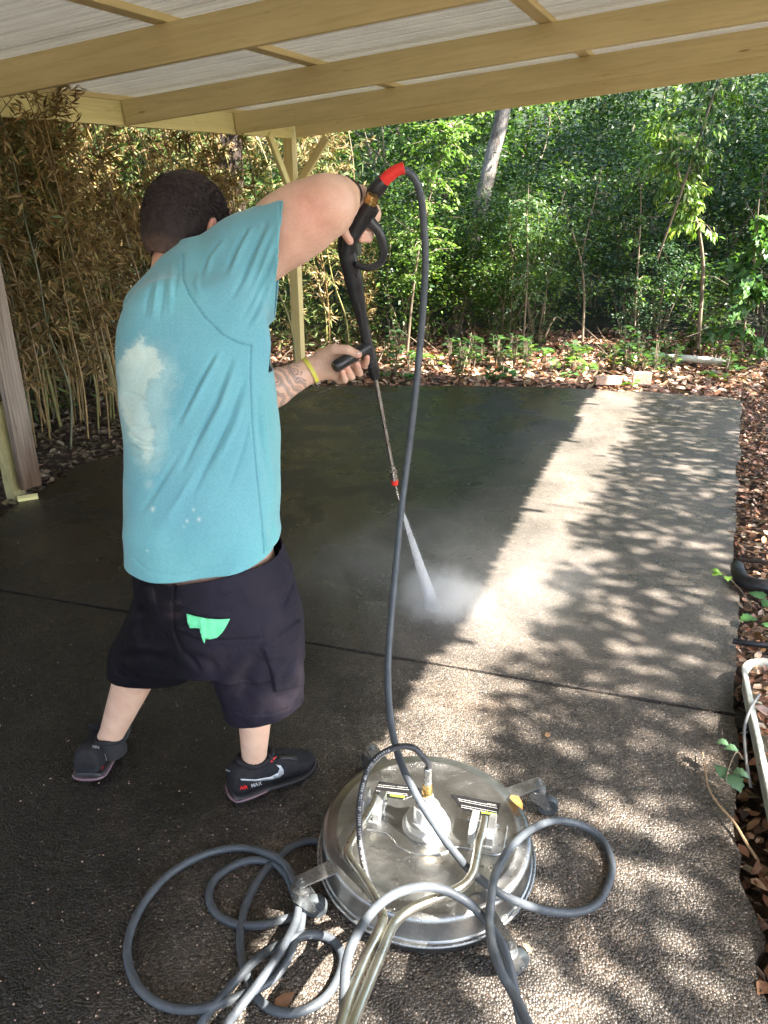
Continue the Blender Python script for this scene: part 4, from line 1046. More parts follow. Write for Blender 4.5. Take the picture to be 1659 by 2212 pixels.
# hair
m = NT('hair'); m.set(rough=.5, spec=.35); hc_ = m.ramp(m.noise(120, 4, .7, m.mapv(scale=(1, 1, .4))), [(.3, (.013, .008, .008)), (.7, (.050, .032, .030))]); m.base(m.mix(hc_, (.27, .15, .10), m.math('MULTIPLY', m.attr('fade').outputs['Fac'], m.ramp(m.noise(90, 3), [(.3, .3), (.7, .9)])))); m.bump(m.noise(380, 3, .6), .7, .004); HAIR = m.m
fh = Field(HC-.17, HC+.17, .004)
fh.ell(HC+hu*.004-hf*.002, (.1185, .0985, .122), (hf, hs, hu), 0); fh.ell(HC-hf*.052-hu*.055, (.060, .074, .072), (hf, hs, hu), .02)
Vh, Fh = fh.mesh(); Vh = smooth_np(Vh, Fh, 1)
l_ = Vh-HC; al, up_, si = l_@hf, l_@hu, l_@hs
line = np.where(al < -.02, -.112+.0*al, np.interp(al, [-.02, .0, .03, .07, .12], [-.085, .000, .010, .045, .06]))+vnoise(Vh, 60, 3)*.006
keepv = up_ > line
kf = keepv[Fh].all(1); Vh2, Fh2, _ = prune(Vh, Fh, kf); Nh = vnormals(Vh2, Fh2)
fadeh = np.clip((((Vh2-HC)@hu)-(-.112))/.06, 0, 1)
Vh2 = Vh2-Nh*(.006*(1-fadeh))[:, None]+Nh*(vnoise(Vh2, 90, 8)*.0012)[:, None]
fd_ = np.clip(1-(((Vh2-HC)@hu)+.115+.02*vnoise(Vh2, 30, 2))/.05, 0, 1)*.75
hair = mesh_np('hair', Vh2, Fh2, HAIR, person, smooth=True, attrs={'fade': fd_})
fc = rg.integers(0, len(Fh2), 16000); bw = rg.random((16000, 1)); P = Vh2[Fh2[fc, 0]]*(1-bw)+Vh2[Fh2[fc, 2]]*bw; Nn = Nh[Fh2[fc, 0]]
swirl = unit(np.cross(Nn, hf)*.2-hu*.8+hf*.35+rg.normal(size=(16000, 3))*.25); D = unit(Nn*.75+swirl*.8)
fl = np.clip(((P-HC)@hu+.10)/.12, .12, 1); L = rg.uniform(.006, .013, 16000)*fl
Vs, Fs = leaf_arrays(P-Nn*.001, D, rdir(16000, rg), L, np.full(16000, .0011), 0)
hs_ = mesh_np('hair_strands', Vs, Fs, HAIR, hair, keep=False)

# ---------------------------------------------------------------- t-shirt
m = NT('blue_jersey'); m.set(rough=.88, spec=.15, sheen=.25)
ca = m.attr('col').outputs['Color']
nz = m.noise(520, 2, .6, m.mapv(scale=(1, 1, .35))); c = m.mix(ca, m.ramp(nz, [(.3, (.84, .87, .88)), (.7, (1.12, 1.09, 1.08))]), 1.0, 'MULTIPLY')
c = m.mix(c, m.ramp(m.noise(7, 5, .65), [(.3, (.88, .93, .96)), (.7, (1.08, 1.04, 1.02))]), 1.0, 'MULTIPLY')
m.base(c)
fb = m.math('ADD', m.math('MULTIPLY', m.noise(900, 2), .2), m.noise(38, 4, .6, m.mapv(scale=(1, 1, .3), rot=(0, .5, 0)))); m.bump(fb, .35, .004); JERSEY = m.m
f = Field((-1.0, 1.42, .66), (-.18, 2.25, 1.78), .0038)
f.loft(TORSO, 0, 0)
slA = W(470, 590, 1.87); slB = W(603, 541, 1.86)
f.cone(W(455, 590, 1.87), W(540, 570, 1.865), .085, .112, .05); f.cone(W(540, 572, 1.865), W(645, 538, 1.855), .112, .127, .03)
f.cone(W(490, 650, 1.85), W(545, 610, 1.86), .095, .095, .05)
f.cone(W(350, 676, 1.90), W(366, 732, 1.98), .080, .085, .03); f.cone(W(316, 668, 1.90), W(392, 612, 1.895), .052, .076, .04)
f.ell(W(370, 720, 1.72), (.10, .06, .12), k=.06); f.ell(W(500, 720, 1.73), (.09, .05, .12), k=.06)
hp = [np.array(W(375, 1252, 1.515)), np.array(W(616, 1163, 1.645)), np.array(W(284, 1209, 1.62))]
hn = np.cross(hp[1]-hp[0], hp[2]-hp[0]); hn = hn if hn[2] < 0 else -hn; hn /= np.linalg.norm(hn)
sp_ = np.array(W(605, 541, 1.86)); sn = np.array(W(612, 437, 1.86))-np.array(W(596, 640, 1.86)); sn = np.array([sn[2], 0.10*abs(sn[2]), -sn[0]]); sn /= np.linalg.norm(sn); sn = sn if sn[0] > 0 else -sn
nk = np.array(W(372, 588, 1.9)); 
V, F = f.mesh(); V = smooth_np(V, F, 3, .5); N = vnormals(V, F)
x, y = proj(V); w = toward_cam(V, N)
base_n = fbm(np.stack([(V[:, 0]*.80+V[:, 2]*.6)*2.2, V[:, 1]*2.2, (V[:, 2]*.80-V[:, 0]*.6)*.0+V[:, 0]*.3], 1), 3.4, 5, 3)
rd = (V[:, 0]*.80+V[:, 2]*-.45)      # across the diagonal drag lines
drag = vnoise(np.stack([rd*1.0, V[:, 1]*.4, (V[:, 2]+V[:, 0]*.5)*.16], 1), 17, 77)*.0085+vnoise(np.stack([rd, V[:, 1]*.4, V[:, 2]*.2], 1), 34, 78)*.0030
low = np.clip((1.38-V[:, 2])/.25, 0, 1)
V = V+N*(drag*(.35+.65*low)+base_n*.004)[:, None]
FL = []
def fz(pts): return [(.396*a, 252+.396*b) for a, b in pts]
def f1(pts): return [(232.3+.4*a, 331.8+.4*b) for a, b in pts]
FL += [(fz(p), wdd, amp) for p, wdd, amp in [
    ([(1180, 1280), (1080, 1460), (960, 1700)], 4.5, -.0075), ([(1210, 1270), (1105, 1470), (985, 1700)], 6, .0070), ([(1270, 1300), (1180, 1560), (1060, 1790), (980, 1960)], 5, -.0085), ([(1300, 1310), (1210, 1560), (1095, 1790)], 7, .0075),
    ([(1340, 1400), (1260, 1640), (1130, 1900), (1040, 2080)], 5, -.0080), ([(1362, 1440), (1285, 1680), (1160, 1930)], 7, .007), ([(1370, 1600), (1330, 1800), (1240, 2050)], 5, -.005), ([(1400, 1500), (1420, 1760), (1470, 2050)], 5, -.006), ([(1425, 1500), (1450, 1760), (1500, 2050)], 6, .006),
    ([(870, 860), (850, 980), (830, 1110)], 4.5, .006), ([(905, 850), (885, 980), (870, 1120)], 3.5, -.005), ([(940, 800), (930, 940), (925, 1080)], 5, .005), ([(830, 900), (800, 1000), (790, 1090)], 3.5, -.005), ([(980, 820), (960, 900), (950, 1000)], 3.5, -.004),
    ([(665, 1500), (740, 1520), (800, 1545)], 4, -.006), ([(690, 1680), (760, 1700), (850, 1690)], 4, -.006), ([(700, 1735), (760, 1775), (860, 1790)], 4, -.008), ([(700, 1760), (770, 1800), (870, 1815)], 5, .006), ([(695, 1850), (780, 1880), (900, 1830)], 5, -.005),
    ([(760, 2180), (900, 1960), (1000, 1800)], 6, -.005), ([(900, 2200), (1000, 2050), (1080, 1900)], 6, .005)]]
FL += [(f1(p), wdd, amp) for p, wdd, amp in [
    ([(790, 390), (720, 520), (660, 660)], 5, .007), ([(755, 400), (690, 520), (630, 650)], 4, -.006), ([(860, 360), (800, 500), (720, 690), (660, 800)], 5, -.007), ([(885, 380), (820, 530), (750, 700)], 6, .007), ([(925, 480), (860, 640), (790, 780), (720, 900)], 5, -.008), ([(905, 440), (845, 600), (760, 790)], 5, .006),
    ([(895, 660), (850, 780), (790, 930)], 4.5, .007), ([(870, 700), (810, 840), (740, 960)], 4.5, -.006), ([(640, 460), (560, 560), (520, 700)], 6, .005), ([(610, 470), (540, 560), (500, 660)], 5, -.004), ([(500, 640), (480, 700), (500, 780)], 5, .004)]]
seam = f1([(405, 545), (408, 680), (440, 760), (520, 880), (620, 975), (700, 1020), (775, 1037)]); side = f1([(775, 1037), (770, 1200), (783, 1490)])+[(556, 1040), (566, 1130), (570, 1195)]
FL += [(seam, 2.6, -.0035), (side, 2.4, -.003), ([(286, 1204), (322, 1232), (376, 1243), (430, 1234), (500, 1216), (565, 1191), (612, 1173)], 2.2, -.0022), (f1([(925, 268), (935, 420), (915, 560), (890, 660)]), 2.2, -.0025), (f1([(945, 300), (915, 600)]), 2, -.0012), ([(566, 1130), (570, 1160), (575, 1196)], 4, .010), ([(585, 1120), (590, 1185)], 6, -.006)]
V = folds(V, N, FL); V = smooth_np(V, F, 1, .3)
hemw = np.clip(((V-hp[0])@hn+.14)/.14, 0, 1); V = V+N*(hemw*(np.abs(N[:, 2]) < .8)*(.003*np.sin(V[:, 0]*34+1)+.003*vnoise(V, 16, 9)+.004))[:, None]
Vk, Fk = clip_mesh(V, F, [(hp[0], hn, lambda c: c.z < 1.1), (sp_, sn, lambda c: c.z > 1.30 and c.x > -.45)])
x, y = proj(Vk)
col = np.tile(np.array([[.165, .405, .475]]), (len(Vk), 1))
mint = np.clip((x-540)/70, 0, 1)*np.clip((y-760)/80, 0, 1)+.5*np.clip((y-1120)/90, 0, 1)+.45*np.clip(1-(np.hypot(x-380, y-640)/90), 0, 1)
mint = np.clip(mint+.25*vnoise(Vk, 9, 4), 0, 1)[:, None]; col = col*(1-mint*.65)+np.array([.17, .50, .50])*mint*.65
stain = fz([(655, 1330), (690, 1275), (735, 1240), (780, 1188), (792, 1248), (860, 1268), (880, 1330), (908, 1365), (868, 1368), (885, 1415), (832, 1430), (800, 1480), (800, 1560), (822, 1640), (838, 1720), (830, 1860), (800, 1910), (765, 1790), (716, 1760), (695, 1690), (640, 1560), (640, 1400)])
mk = soft_poly(x, y, stain, 4.2, 3, 5.5, .14); mk = mk*(.72+.28*np.clip(vnoise(Vk, 14, 6)*1.2+.5, 0, 1)); halo = soft_poly(x, y, fz([(640, 1300), (780, 1230), (930, 1330), (940, 1440), (900, 1560), (880, 1750), (860, 1900), (780, 1950), (640, 1700)]), 13, 4, 9, .05)*.5
for (sx, sy, sr) in [(404, 1126, 2.6), (430, 1122, 3.2), (418, 1101, 2.4), (398, 1138, 1.8), (322, 1045, 9), (330, 1100, 4), (318, 1190, 2)]: mk = np.maximum(mk, np.exp(-((x-sx)**2+((y-sy)*.8)**2)/sr**2)*(.9 if sr < 5 else .35))
bc = np.array([.60, .74, .68]); mm = np.maximum(mk, halo*.8)[:, None]*toward_cam(Vk, vnormals(Vk, Fk))[:, None]
col = col*(1-mm)+bc*mm
dsm, _ = seg_dist(x, y, seam); ds2, _ = seg_dist(x, y, side); sd = (np.exp(-(np.minimum(dsm, ds2)/1.5)**2)*.55*toward_cam(Vk, vnormals(Vk, Fk)))[:, None]; col = col*(1-sd)+np.array([.03, .13, .18])*sd
BV_SHIRT = bvh_of(Vk, Fk)
shirt = mesh_np('t_shirt', Vk, Fk, JERSEY, person, smooth=True, attrs={'col': col})
sm = shirt.modifiers.new('s', 'SOLIDIFY'); sm.thickness = .003; sm.offset = -1

# ---------------------------------------------------------------- shorts
m = NT('black_ripstop'); m.set(rough=.68, spec=.16)
ca = m.attr('col').outputs['Color']; c = m.mix(ca, m.ramp(m.noise(16, 5, .6), [(.3, (.75, .75, .8)), (.7, (1.25, 1.2, 1.2))]), 1.0, 'MULTIPLY'); m.base(c)
m.bump(m.math('ADD', m.noise(30, 5, .6), m.math('MULTIPLY', m.noise(700, 2), .15)), .55, .008); RIP = m.m
SR = rows3([(1170, 300, 600, 1.655, .150), (1196, 291, 612, 1.655, .156), (1240, 291, 629, 1.655, .165), (1290, 300, 640, 1.655, .170), (1330, 296, 646, 1.66, .170), (1375, 290, 650, 1.67, .165), (1400, 290, 650, 1.675, .16)])
f = Field((-1.0, 1.38, .22), (-.12, 2.05, .86), .0038)
f.loft(SR, 0, 0, pw=2.2)
f.cone(W(390, 1335, 1.68), W(322, 1430, 1.77), .130, .112, .04, flat=((0, 1, 0), .9)); f.cone(W(322, 1430, 1.77), W(312, 1510, 1.80), .112, .108, .02, flat=((0, 1, 0), .9))
f.cone(W(360, 1400, 1.76), W(385, 1500, 1.81), .10, .085, .03)
f.cone(W(533, 1345, 1.65), W(562, 1460, 1.69), .140, .120, .04, flat=((0, 1, 0), .95)); f.cone(W(562, 1460, 1.69), W(585, 1610, 1.74), .118, .116, .02, flat=((0, 1, 0), .95))
def plane3(a, b, c_):
    a, b, c_ = [np.array(W(*q)) for q in (a, b, c_)]; n_ = np.cross(b-a, c_-a); n_ = n_ if n_[2] < 0 else -n_; return a, n_/np.linalg.norm(n_)
pL, nL = plane3((241, 1452, 1.78), (292, 1480, 1.66), (420, 1455, 1.76)); pR, nR = plane3((495, 1545, 1.70), (560, 1563, 1.60), (657, 1514, 1.70))
g = [f.lo[i]+f.v*np.arange(f.n[i]) for i in range(3)]
dL = (g[0][:, None, None]-pL[0])*nL[0]+(g[1][None, :, None]-pL[1])*nL[1]+(g[2][None, None, :]-pL[2])*nL[2]
dR = (g[0][:, None, None]-pR[0])*nR[0]+(g[1][None, :, None]-pR[1])*nR[1]+(g[2][None, None, :]-pR[2])*nR[2]
split = W(470, 1480, 1.68).x
tp_, tn_ = hp[0]+hn*.005, -hn
V, F = f.mesh(); V = smooth_np(V, F, 3, .5); N = vnormals(V, F)
V = V+N*(fbm(np.stack([V[:, 0]+V[:, 2]*.4, V[:, 1], V[:, 2]*.6-V[:, 0]*.4], 1), 9, 15, 3)*.0095)[:, None]
def f3(pts): return [(199+.32*a, 1128+.32*b) for a, b in pts]
x, y = proj(V); w = toward_cam(V, N)
cargo = f3([(1128, 838), (1392, 660), (1425, 800), (1430, 900), (1425, 1100), (1225, 1145), (1200, 1000), (1170, 930)])
bpock = f3([(560, 655), (562, 722), (742, 797), (1156, 782), (1118, 680), (1055, 440), (600, 560)])
V = V+N*((soft_poly(x, y, cargo, 1.2, 1, 0, .1)*.008+soft_poly(x, y, bpock, 1.0, 2, 0, .1)*.0035)*w)[:, None]
FL = [(f3(p), wdd, amp) for p, wdd, amp in [
    ([(1130, 838), (1230, 790), (1320, 720), (1392, 655)], 2.4, -.005), ([(1140, 845), (1250, 850), (1390, 780)], 2.4, -.004), ([(1150, 860), (1190, 960), (1215, 1060), (1228, 1140)], 2.6, -.006), ([(1180, 920), (1300, 900), (1400, 830)], 5, .006), ([(1190, 960), (1300, 930), (1410, 860)], 4, -.007),
    ([(1400, 850), (1330, 980), (1250, 1110)], 6, -.008), ([(1420, 900), (1370, 1010), (1290, 1110)], 6, .008), ([(1300, 560), (1340, 480), (1360, 400), (1340, 300), (1280, 195)], 2.6, -.006), ([(1050, 440), (1090, 600), (1120, 700), (1155, 780)], 2, -.003), ([(742, 797), (950, 797), (1156, 782)], 2, -.004),
    ([(600, 860), (560, 760), (545, 650), (548, 500), (555, 400)], 3, -.006), ([(600, 860), (680, 950), (740, 1015)], 4, -.008), ([(620, 840), (760, 880), (900, 860)], 7, .008), ([(640, 880), (800, 960), (860, 1080)], 8, -.007), ([(1000, 1270), (1050, 1050), (1130, 900)], 12, -.012), ([(880, 1200), (940, 1050), (1060, 880)], 10, .010), ([(1080, 1290), (1170, 1180), (1220, 1150)], 8, .009), ([(1130, 1300), (1250, 1190), (1400, 1120)], 7, -.007),
    ([(160, 880), (300, 850), (420, 860), (560, 880)], 7, .008), ([(150, 920), (330, 900), (520, 920)], 8, -.008), ([(335, 560), (320, 700), (330, 800)], 6, -.010), ([(215, 700), (280, 660), (340, 640)], 6, .010), ([(335, 435), (410, 435), (435, 550)], 2.4, -.004), ([(500, 560), (560, 545), (600, 540)], 4, .005), ([(520, 610), (600, 600), (640, 610)], 4, .005), ([(540, 580), (610, 575)], 3, -.005), ([(555, 720), (640, 730), (730, 780)], 3, .004),
    ([(925, 1272), (1050, 1308), (1200, 1300), (1330, 1260), (1425, 1180)], 2, -.0028), ([(135, 985), (200, 1040), (290, 1060), (400, 1040), (480, 1015)], 2, -.0028), ([(555, 400), (700, 385), (900, 335), (1010, 300), (1150, 240)], 2, -.002)]]
V = folds(V, N, FL, ws=1.5, pos=.7); V = smooth_np(V, F, 1, .3)
Vk, Fk = clip_mesh(V, F, [(tp_, tn_, lambda c: c.z > .6), (pL, nL, lambda c: c.x < split and c.z < .6), (pR, nR, lambda c: c.x >= split and c.z < .6)]); x, y = proj(Vk)
col = np.tile(np.array([[.0055, .005, .0085]]), (len(Vk), 1)); wear = np.zeros(len(Vk))
for (cx_, cy_, sx_, sy_, am) in [(375, 1305, 18, 8, .30), (378, 1328, 20, 8, .3), (330, 1285, 10, 14, .14), (470, 1370, 60, 22, .10), (470, 1420, 30, 50, .16), (515, 1470, 30, 60, .20), (600, 1520, 50, 22, .42), (648, 1460, 10, 60, .40), (600, 1360, 40, 50, .12), (560, 1290, 60, 60, .07), (640, 1500, 20, 20, .35)]:
    wear = np.maximum(wear, np.exp(-((x-cx_)/sx_)**2-((y-cy_)/sy_)**2)*am*1.2)
wear = np.clip(wear*(.7+.5*vnoise(Vk, 25, 3)), 0, 1)[:, None]
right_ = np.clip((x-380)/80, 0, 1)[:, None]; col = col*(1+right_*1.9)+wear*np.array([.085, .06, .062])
spk = (vnoise(Vk, 130, 19) > .93)[:, None]*.08; col = col+spk*.3
BV_SHORTS = bvh_of(Vk, Fk)
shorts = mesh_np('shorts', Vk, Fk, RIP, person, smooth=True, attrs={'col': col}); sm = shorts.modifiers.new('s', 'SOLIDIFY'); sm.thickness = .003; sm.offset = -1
P, Fq = fill_grid(f3([(1003, 280), (1045, 262), (1058, 322), (1018, 345)]), 6); drape(P, Fq, BV_SHORTS, .004, 'belt_loop', RIP, shorts, .002)
bl = bpy.data.objects['belt_loop'].data; a_ = bl.attributes.new('col', 'FLOAT_COLOR', 'POINT'); a_.data.foreach_set('color', np.tile([.03, .028, .035, 1], (len(bl.vertices), 1)).astype(np.float32).ravel())
# green cloth hanging out of the torn back pocket
m = NT('green_cloth'); m.set(rough=.9, spec=.1); m.base(m.ramp(m.noise(30, 4), [(.3, (.12, .62, .30)), (.7, (.22, .80, .44))])); m.bump(m.noise(90, 4), .5, .004); GREEN = m.m
P, Fq = fill_grid(f3([(645, 606), (690, 622), (742, 634), (790, 642), (830, 645), (880, 646), (928, 644), (905, 690), (880, 732), (845, 765), (805, 775), (768, 772), (760, 796), (748, 775), (738, 735), (732, 704), (700, 700), (668, 702), (652, 660)]), 5)
rag = drape(P, Fq, BV_SHORTS, .009, 'rag', GREEN, None, .003)
for v in rag.data.vertices:
    px_, py_ = proj(np.array(v.co)); n_ = (CAMP-Vector(v.co)).normalized()
    v.co += n_*(.006*math.exp(-((px_-436)/4)**2)+.004*math.exp(-((px_-456)/5)**2-((py_-1338)/8)**2)-.003*math.exp(-((px_-446)/4)**2))
tag(rag, 'bright mint-green cloth hanging out of the back pocket of the black shorts', 'cloth')
for (a, b) in [((440, 1370), (441, 1386)), ((437, 1372), (433, 1384))]: pass

# wristbands
def ring_on(c, axis, r, wdt, mat, name, label, cat, th=.0022, ov=1.0):
    mb = MB(); ax = Vector(axis).normalized(); n = 40; V = []; F = []
    prof = [(r, -wdt/2), (r+th, -wdt/2), (r+th, wdt/2), (r, wdt/2)]
    mb.lathe(prof+[prof[0]], c, ax, n, caps=False); o = mb.build(name, mat, None, smooth=40); tag(o, label, cat); return o
m = simple('yellow_rubber', (.72, .66, .10), .5, var=.06, bump=.05); YR = m
ring_on(wrL.lerp(elL, .04), wrL-elL, .0405, .012, YR, 'wristband', 'yellow rubber band on the tattooed left wrist', 'wristband')
m = simple('black_rubber', (.012, .012, .013), .45, var=.1, bump=.1); BR = m
ring_on(wrR.lerp(W(728, 432, 1.92), .10), wrR-W(720, 440, 1.90), .0365, .008, BR, 'wrist_strap', 'thin black strap looped round the raised right wrist', 'strap')

# ---------------------------------------------------------------- shoes
m = NT('black_knit'); m.set(rough=.75, spec=.3); m.base(m.ramp(m.noise(60, 3), [(.3, (.010, .010, .012)), (.7, (.022, .021, .025))])); m.bump(m.voro(650).outputs['Distance'], .4, .002); KNIT = m.m
m = simple('black_foam', (.020, .019, .021), .5, var=.25, nscale=30, bump=.2); FOAM = m
m = simple('pink_window', (.12, .07, .085), .12, var=.35, nscale=25, bump=.1, coat=.6); PINK = m
m = simple('silver_print', (.52, .54, .56), .35, metal=.3, var=.1, bump=.05); SILV = m
m = simple('red_print', (.75, .03, .03), .45, var=.1, bump=0); REDP = m
m = simple('lace', (.015, .015, .016), .8, var=.2, bump=.3); LACE = m
def shoe(label, heel, toe, ank, heel_up=0.0, flip=1):
    heel, toe = Vector(heel), Vector(toe); d = (toe-heel); L = d.length; d.normalize(); s = Vector((d.y, -d.x, 0)).normalized(); up = Vector((0, 0, 1))
    t = thing('shoe', label, 'shoe', heel)
    def P(x, y, z): return heel+d*(x*L)+s*y+up*z
    xs = [-.01, .02, .07, .15, .25, .35, .45, .55, .65, .75, .84, .92, .97, 1.0]
    hw = [.034, .043, .047, .049, .049, .047, .046, .049, .053, .055, .052, .043, .030, .012]
    zt = [.090, .112, .118, .118, .112, .112, .110, .102, .090, .078, .066, .057, .049, .038]
    sb = [.012, .004, .0, .0, .0, .0, .0, .0, .0, .001, .004, .008, .013, .018]
    n = 20
    def rings(z0f, z1f, grow, name, mat, pw):
        mb = MB(); V = []; F = []
        for i, x in enumerate(xs):
            z0, z1 = z0f(i), z1f(i); w = hw[i]+grow
            for k in range(n):
                a = 2*math.pi*k/n; ca_, sa_ = math.cos(a), math.sin(a)
                yy = w*math.copysign(abs(ca_)**pw, ca_); zz = (z0+z1)/2+(z1-z0)/2*math.copysign(abs(sa_)**pw, sa_)
                if z1-z0 > .03: yy *= 1-.32*max(0, (zz-z0)/(z1-z0)-.35)
                V.append(P(x+(-.012 if i == 0 and zz < .03 else 0), yy, zz))
        for i in range(len(xs)-1):
            for k in range(n): k2 = (k+1) % n; F.append((i*n+k, i*n+k2, (i+1)*n+k2, (i+1)*n+k))
        F.append(tuple(range(n))); F.append(tuple((len(xs)-1)*n+k for k in range(n))); mb.add(V, F)
        o = mb.build(name, mat, t, smooth=50)
        ss = o.modifiers.new('ss', 'SUBSURF'); ss.levels = 2; ss.render_levels = 2
        return o
    rings(lambda i: sb[i]+.0, lambda i: sb[i]+(.030 if i < 6 else .024), .006, 'sole', FOAM, .62)
    rings(lambda i: sb[i]+.004, lambda i: sb[i]+(.019 if i < 6 else .006), .0085 if True else 0, 'air_window', PINK, .5) if False else None
    up_o = rings(lambda i: sb[i]+.018, lambda i: zt[i], .0, 'upper', KNIT, .72)
    # air window around the heel
    mb = MB(); pts = [P(x, -(hw[i]+.0035), .0165) for x, i in ((.36, 5), (.25, 4), (.15, 3), (.07, 2), (.02, 1))]+[P(-.014, -.030, .0165), P(-.026, -.012, .0165), P(-.026, .012, .0165), P(-.014, .030, .0165)]+[P(x, hw[i]+.0035, .0165) for x, i in ((.02, 1), (.07, 2), (.15, 3), (.25, 4), (.36, 5))]
    mb.tube(catmull(pts, 3), [.004]+[.0058]*(len(catmull(pts, 3))-2)+[.004], 8); mb.build('air_window', PINK, t, smooth=60)
    # heel tab and collar
    mb = MB(); ac = Vector(ank); col_c = Vector((ac.x, ac.y, heel.z+.104))
    ring = []
    for k in range(28):
        a = 2*math.pi*k/28; q = col_c+d*(math.cos(a)*.054+.004)+s*(math.sin(a)*.041); q.z += .018*max(0, -math.cos(a))**2+.010*max(0, math.cos(a)); ring.append(q)
    ring.append(ring[0]); mb.tube(ring, .0085, 8, caps=False); mb.build('collar', KNIT, t, smooth=60)
    mb = MB(); mb.tube([Vector((ac.x, ac.y, heel.z+.045))+d*.002, Vector((ac.x, ac.y, heel.z+.100))+d*.001, Vector((ac.x, ac.y, heel.z+.120))-d*.000], [.044, .044, .0415], 20); mb.build('sock', LACE, t, smooth=60)
    # tongue and laces
    mb = MB(); mb.tube([P(.60, 0, .078), P(.50, 0, .094), P(.42, 0, .108), P(.37, 0, .128), P(.355, 0, .140)], [.018, .022, .023, .021, .015], 10, flat=.30, up=(0, 0, 1)); mb.build('tongue', KNIT, t, smooth=60)
    mb = MB()
    for k in range(5):
        x = .44+k*.052; z = .106-k*.0075
        mb.tube([P(x, -.026, z-.010), P(x+.015, -.012, z+.001), P(x+.02, .012, z+.001), P(x, .026, z-.010)], .0028, 6)
        mb.tube([P(x, .026, z-.012), P(x+.04, 0, z-.002), P(x+.055, -.024, z-.015)], .0026, 6)
    for q in (-1, 1): mb.tube(catmull([P(.44, 0, .112), P(.43, .02*q, .125), P(.46, .035*q, .112), P(.48, .03*q, .095)], 4), .0022, 6)
    mb.build('laces', LACE, t, smooth=60)
    bpy.context.view_layer.update()
    dg = bpy.context.evaluated_depsgraph_get(); me = bpy.data.meshes.new_from_object(up_o.evaluated_get(dg))
    off = up_o.matrix_world
    bv = BVHTree.FromPolygons([off@v.co for v in me.vertices], [tuple(p.vertices) for p in me.polygons]); bpy.data.meshes.remove(me)
    return t, bv
hR = G(488, 1731, 0)+Vector((0.012, .02, 0)); tR = G(680, 1652, 0)
def f4(pts): return [(119.4+.36*a, 1459.9+.36*b) for a, b in pts]
shR_, bR = shoe('black knit running shoe on the right foot, side-on with silver check mark', hR, tR, J['ankR'])
hL = G(189, 1694, 0)+Vector((0, .010, 0)); tL = hL+Vector((.0, .288, 0))
shL_, bL = shoe('black knit running shoe on the left foot, seen from its heel', hL, tL, J['ankL'])
sw = f4([(1108, 616), (1200, 620), (1290, 604), (1335, 580), (1345, 555), (1322, 532), (1350, 536), (1368, 560), (1370, 585), (1345, 605), (1290, 622), (1200, 630), (1115, 626)])
P, Fq = fill_grid(sw, 6); drape(P, Fq, bR, .0022, 'check_mark', SILV, shR_, .001)
sw = f4([(303, 488), (330, 500), (370, 498), (400, 480), (412, 450), (420, 452), (412, 485), (385, 510), (345, 516), (312, 500)])
P, Fq = fill_grid(sw, 5); drape(P, Fq, bL, .0022, 'check_mark', SILV, shL_, .001)
def drape_text(s, cx, cy, size, ang, bv, name, mat, parent, squash=1.0, bold=.02, skew=0):
    P, Fq = text2d(s, 1.0, bold); c_, s_ = math.cos(ang), math.sin(ang)
    Q = [(cx+(p[0]*c_+p[1]*squash*s_)*size+skew*p[1]*size, cy+(p[0]*s_-p[1]*squash*c_)*size) for p in P]
    return drape(Q, Fq, bv, .0026, name, mat, parent, 0, smooth=False)
a_ = math.atan2(-20, 60)
drape_text('AIR', 119.4+.36*1130, 1459.9+.36*668, 11, math.atan2(-9, 60), bR, 'lettering', REDP, shR_)
drape_text('MAX', 119.4+.36*1205, 1459.9+.36*650, 11, math.atan2(-16, 60), bR, 'lettering', SILV, shR_)
drape_text('NIKE', 119.4+.36*1040, 1459.9+.36*568, 4.6, .35, bR, 'lettering', SILV, shR_)
drape_text('NIKE', 119.4+.36*242, 1459.9+.36*430, 6.5, .12, bL, 'lettering', SILV, shL_, 1.2)
drape_text('AIR', 119.4+.36*292, 1459.9+.36*548, 9, -.25, bL, 'lettering', REDP, shL_)
drape_text('MAX', 119.4+.36*325, 1459.9+.36*538, 6, -.45, bL, 'lettering', SILV, shL_)
P, Fq = fill_grid(f4([(1283, 482), (1300, 480), (1306, 497), (1318, 488), (1330, 486), (1312, 505), (1308, 518), (1290, 520)]), 5); drape(P, Fq, bR, .0022, 'red_tab', REDP, shR_, .001)
P, Fq = fill_grid(f4([(1345, 480), (1440, 470), (1452, 512), (1400, 500), (1330, 505)]), 6); drape(P, Fq, bR, .0018, 'eyelet_panel', FOAM, shR_, .001)
# ================================================================== spray gun
m = NT('black_plastic'); m.set(rough=.38, spec=.5); m.base(m.ramp(m.noise(30, 4), [(.3, (.012, .012, .013)), (.7, (.026, .026, .028))])); m.ro(m.ramp(m.noise(25, 4, .7), [(.3, .25), (.7, .5)])); m.bump(m.noise(300, 3), .12, .002); PLAS = m.m
BRASS = simple('brass', (.62, .42, .16), .3, metal=1.0, var=.15, bump=.1)
STEEL = simple('bright_steel', (.55, .54, .52), .25, metal=1.0, var=.15, bump=.05, nscale=40)
REDR = simple('red_rubber', (.78, .035, .025), .5, var=.1, bump=.15)
TRIG = simple('grey_green_plastic', (.085, .10, .075), .45, var=.1, bump=.1)
def Yg(py): return 2.05+(py-480)/335*.15
def gp(px, py, dy=0.0): return W(px, py, Yg(py)+dy)
def pr(p, px):
    d = p.y*CP-(p.z-CAM_H)*SP; return px*d/FD
def ptube(mb, pts, rads, n=16, sub=5, flat=1.0, dy=0.0, up=None):
    P = [gp(q[0], q[1], dy+(q[2] if len(q) > 2 else 0)) for q in pts]; rr_ = [pr(p, r) for p, r in zip(P, rads)]
    if sub > 1: mb.tube(catmull(P, sub), interp_list(rr_, sub), n, flat=flat, up=up)
    else: mb.tube(P, rr_, n, flat=flat, up=up)
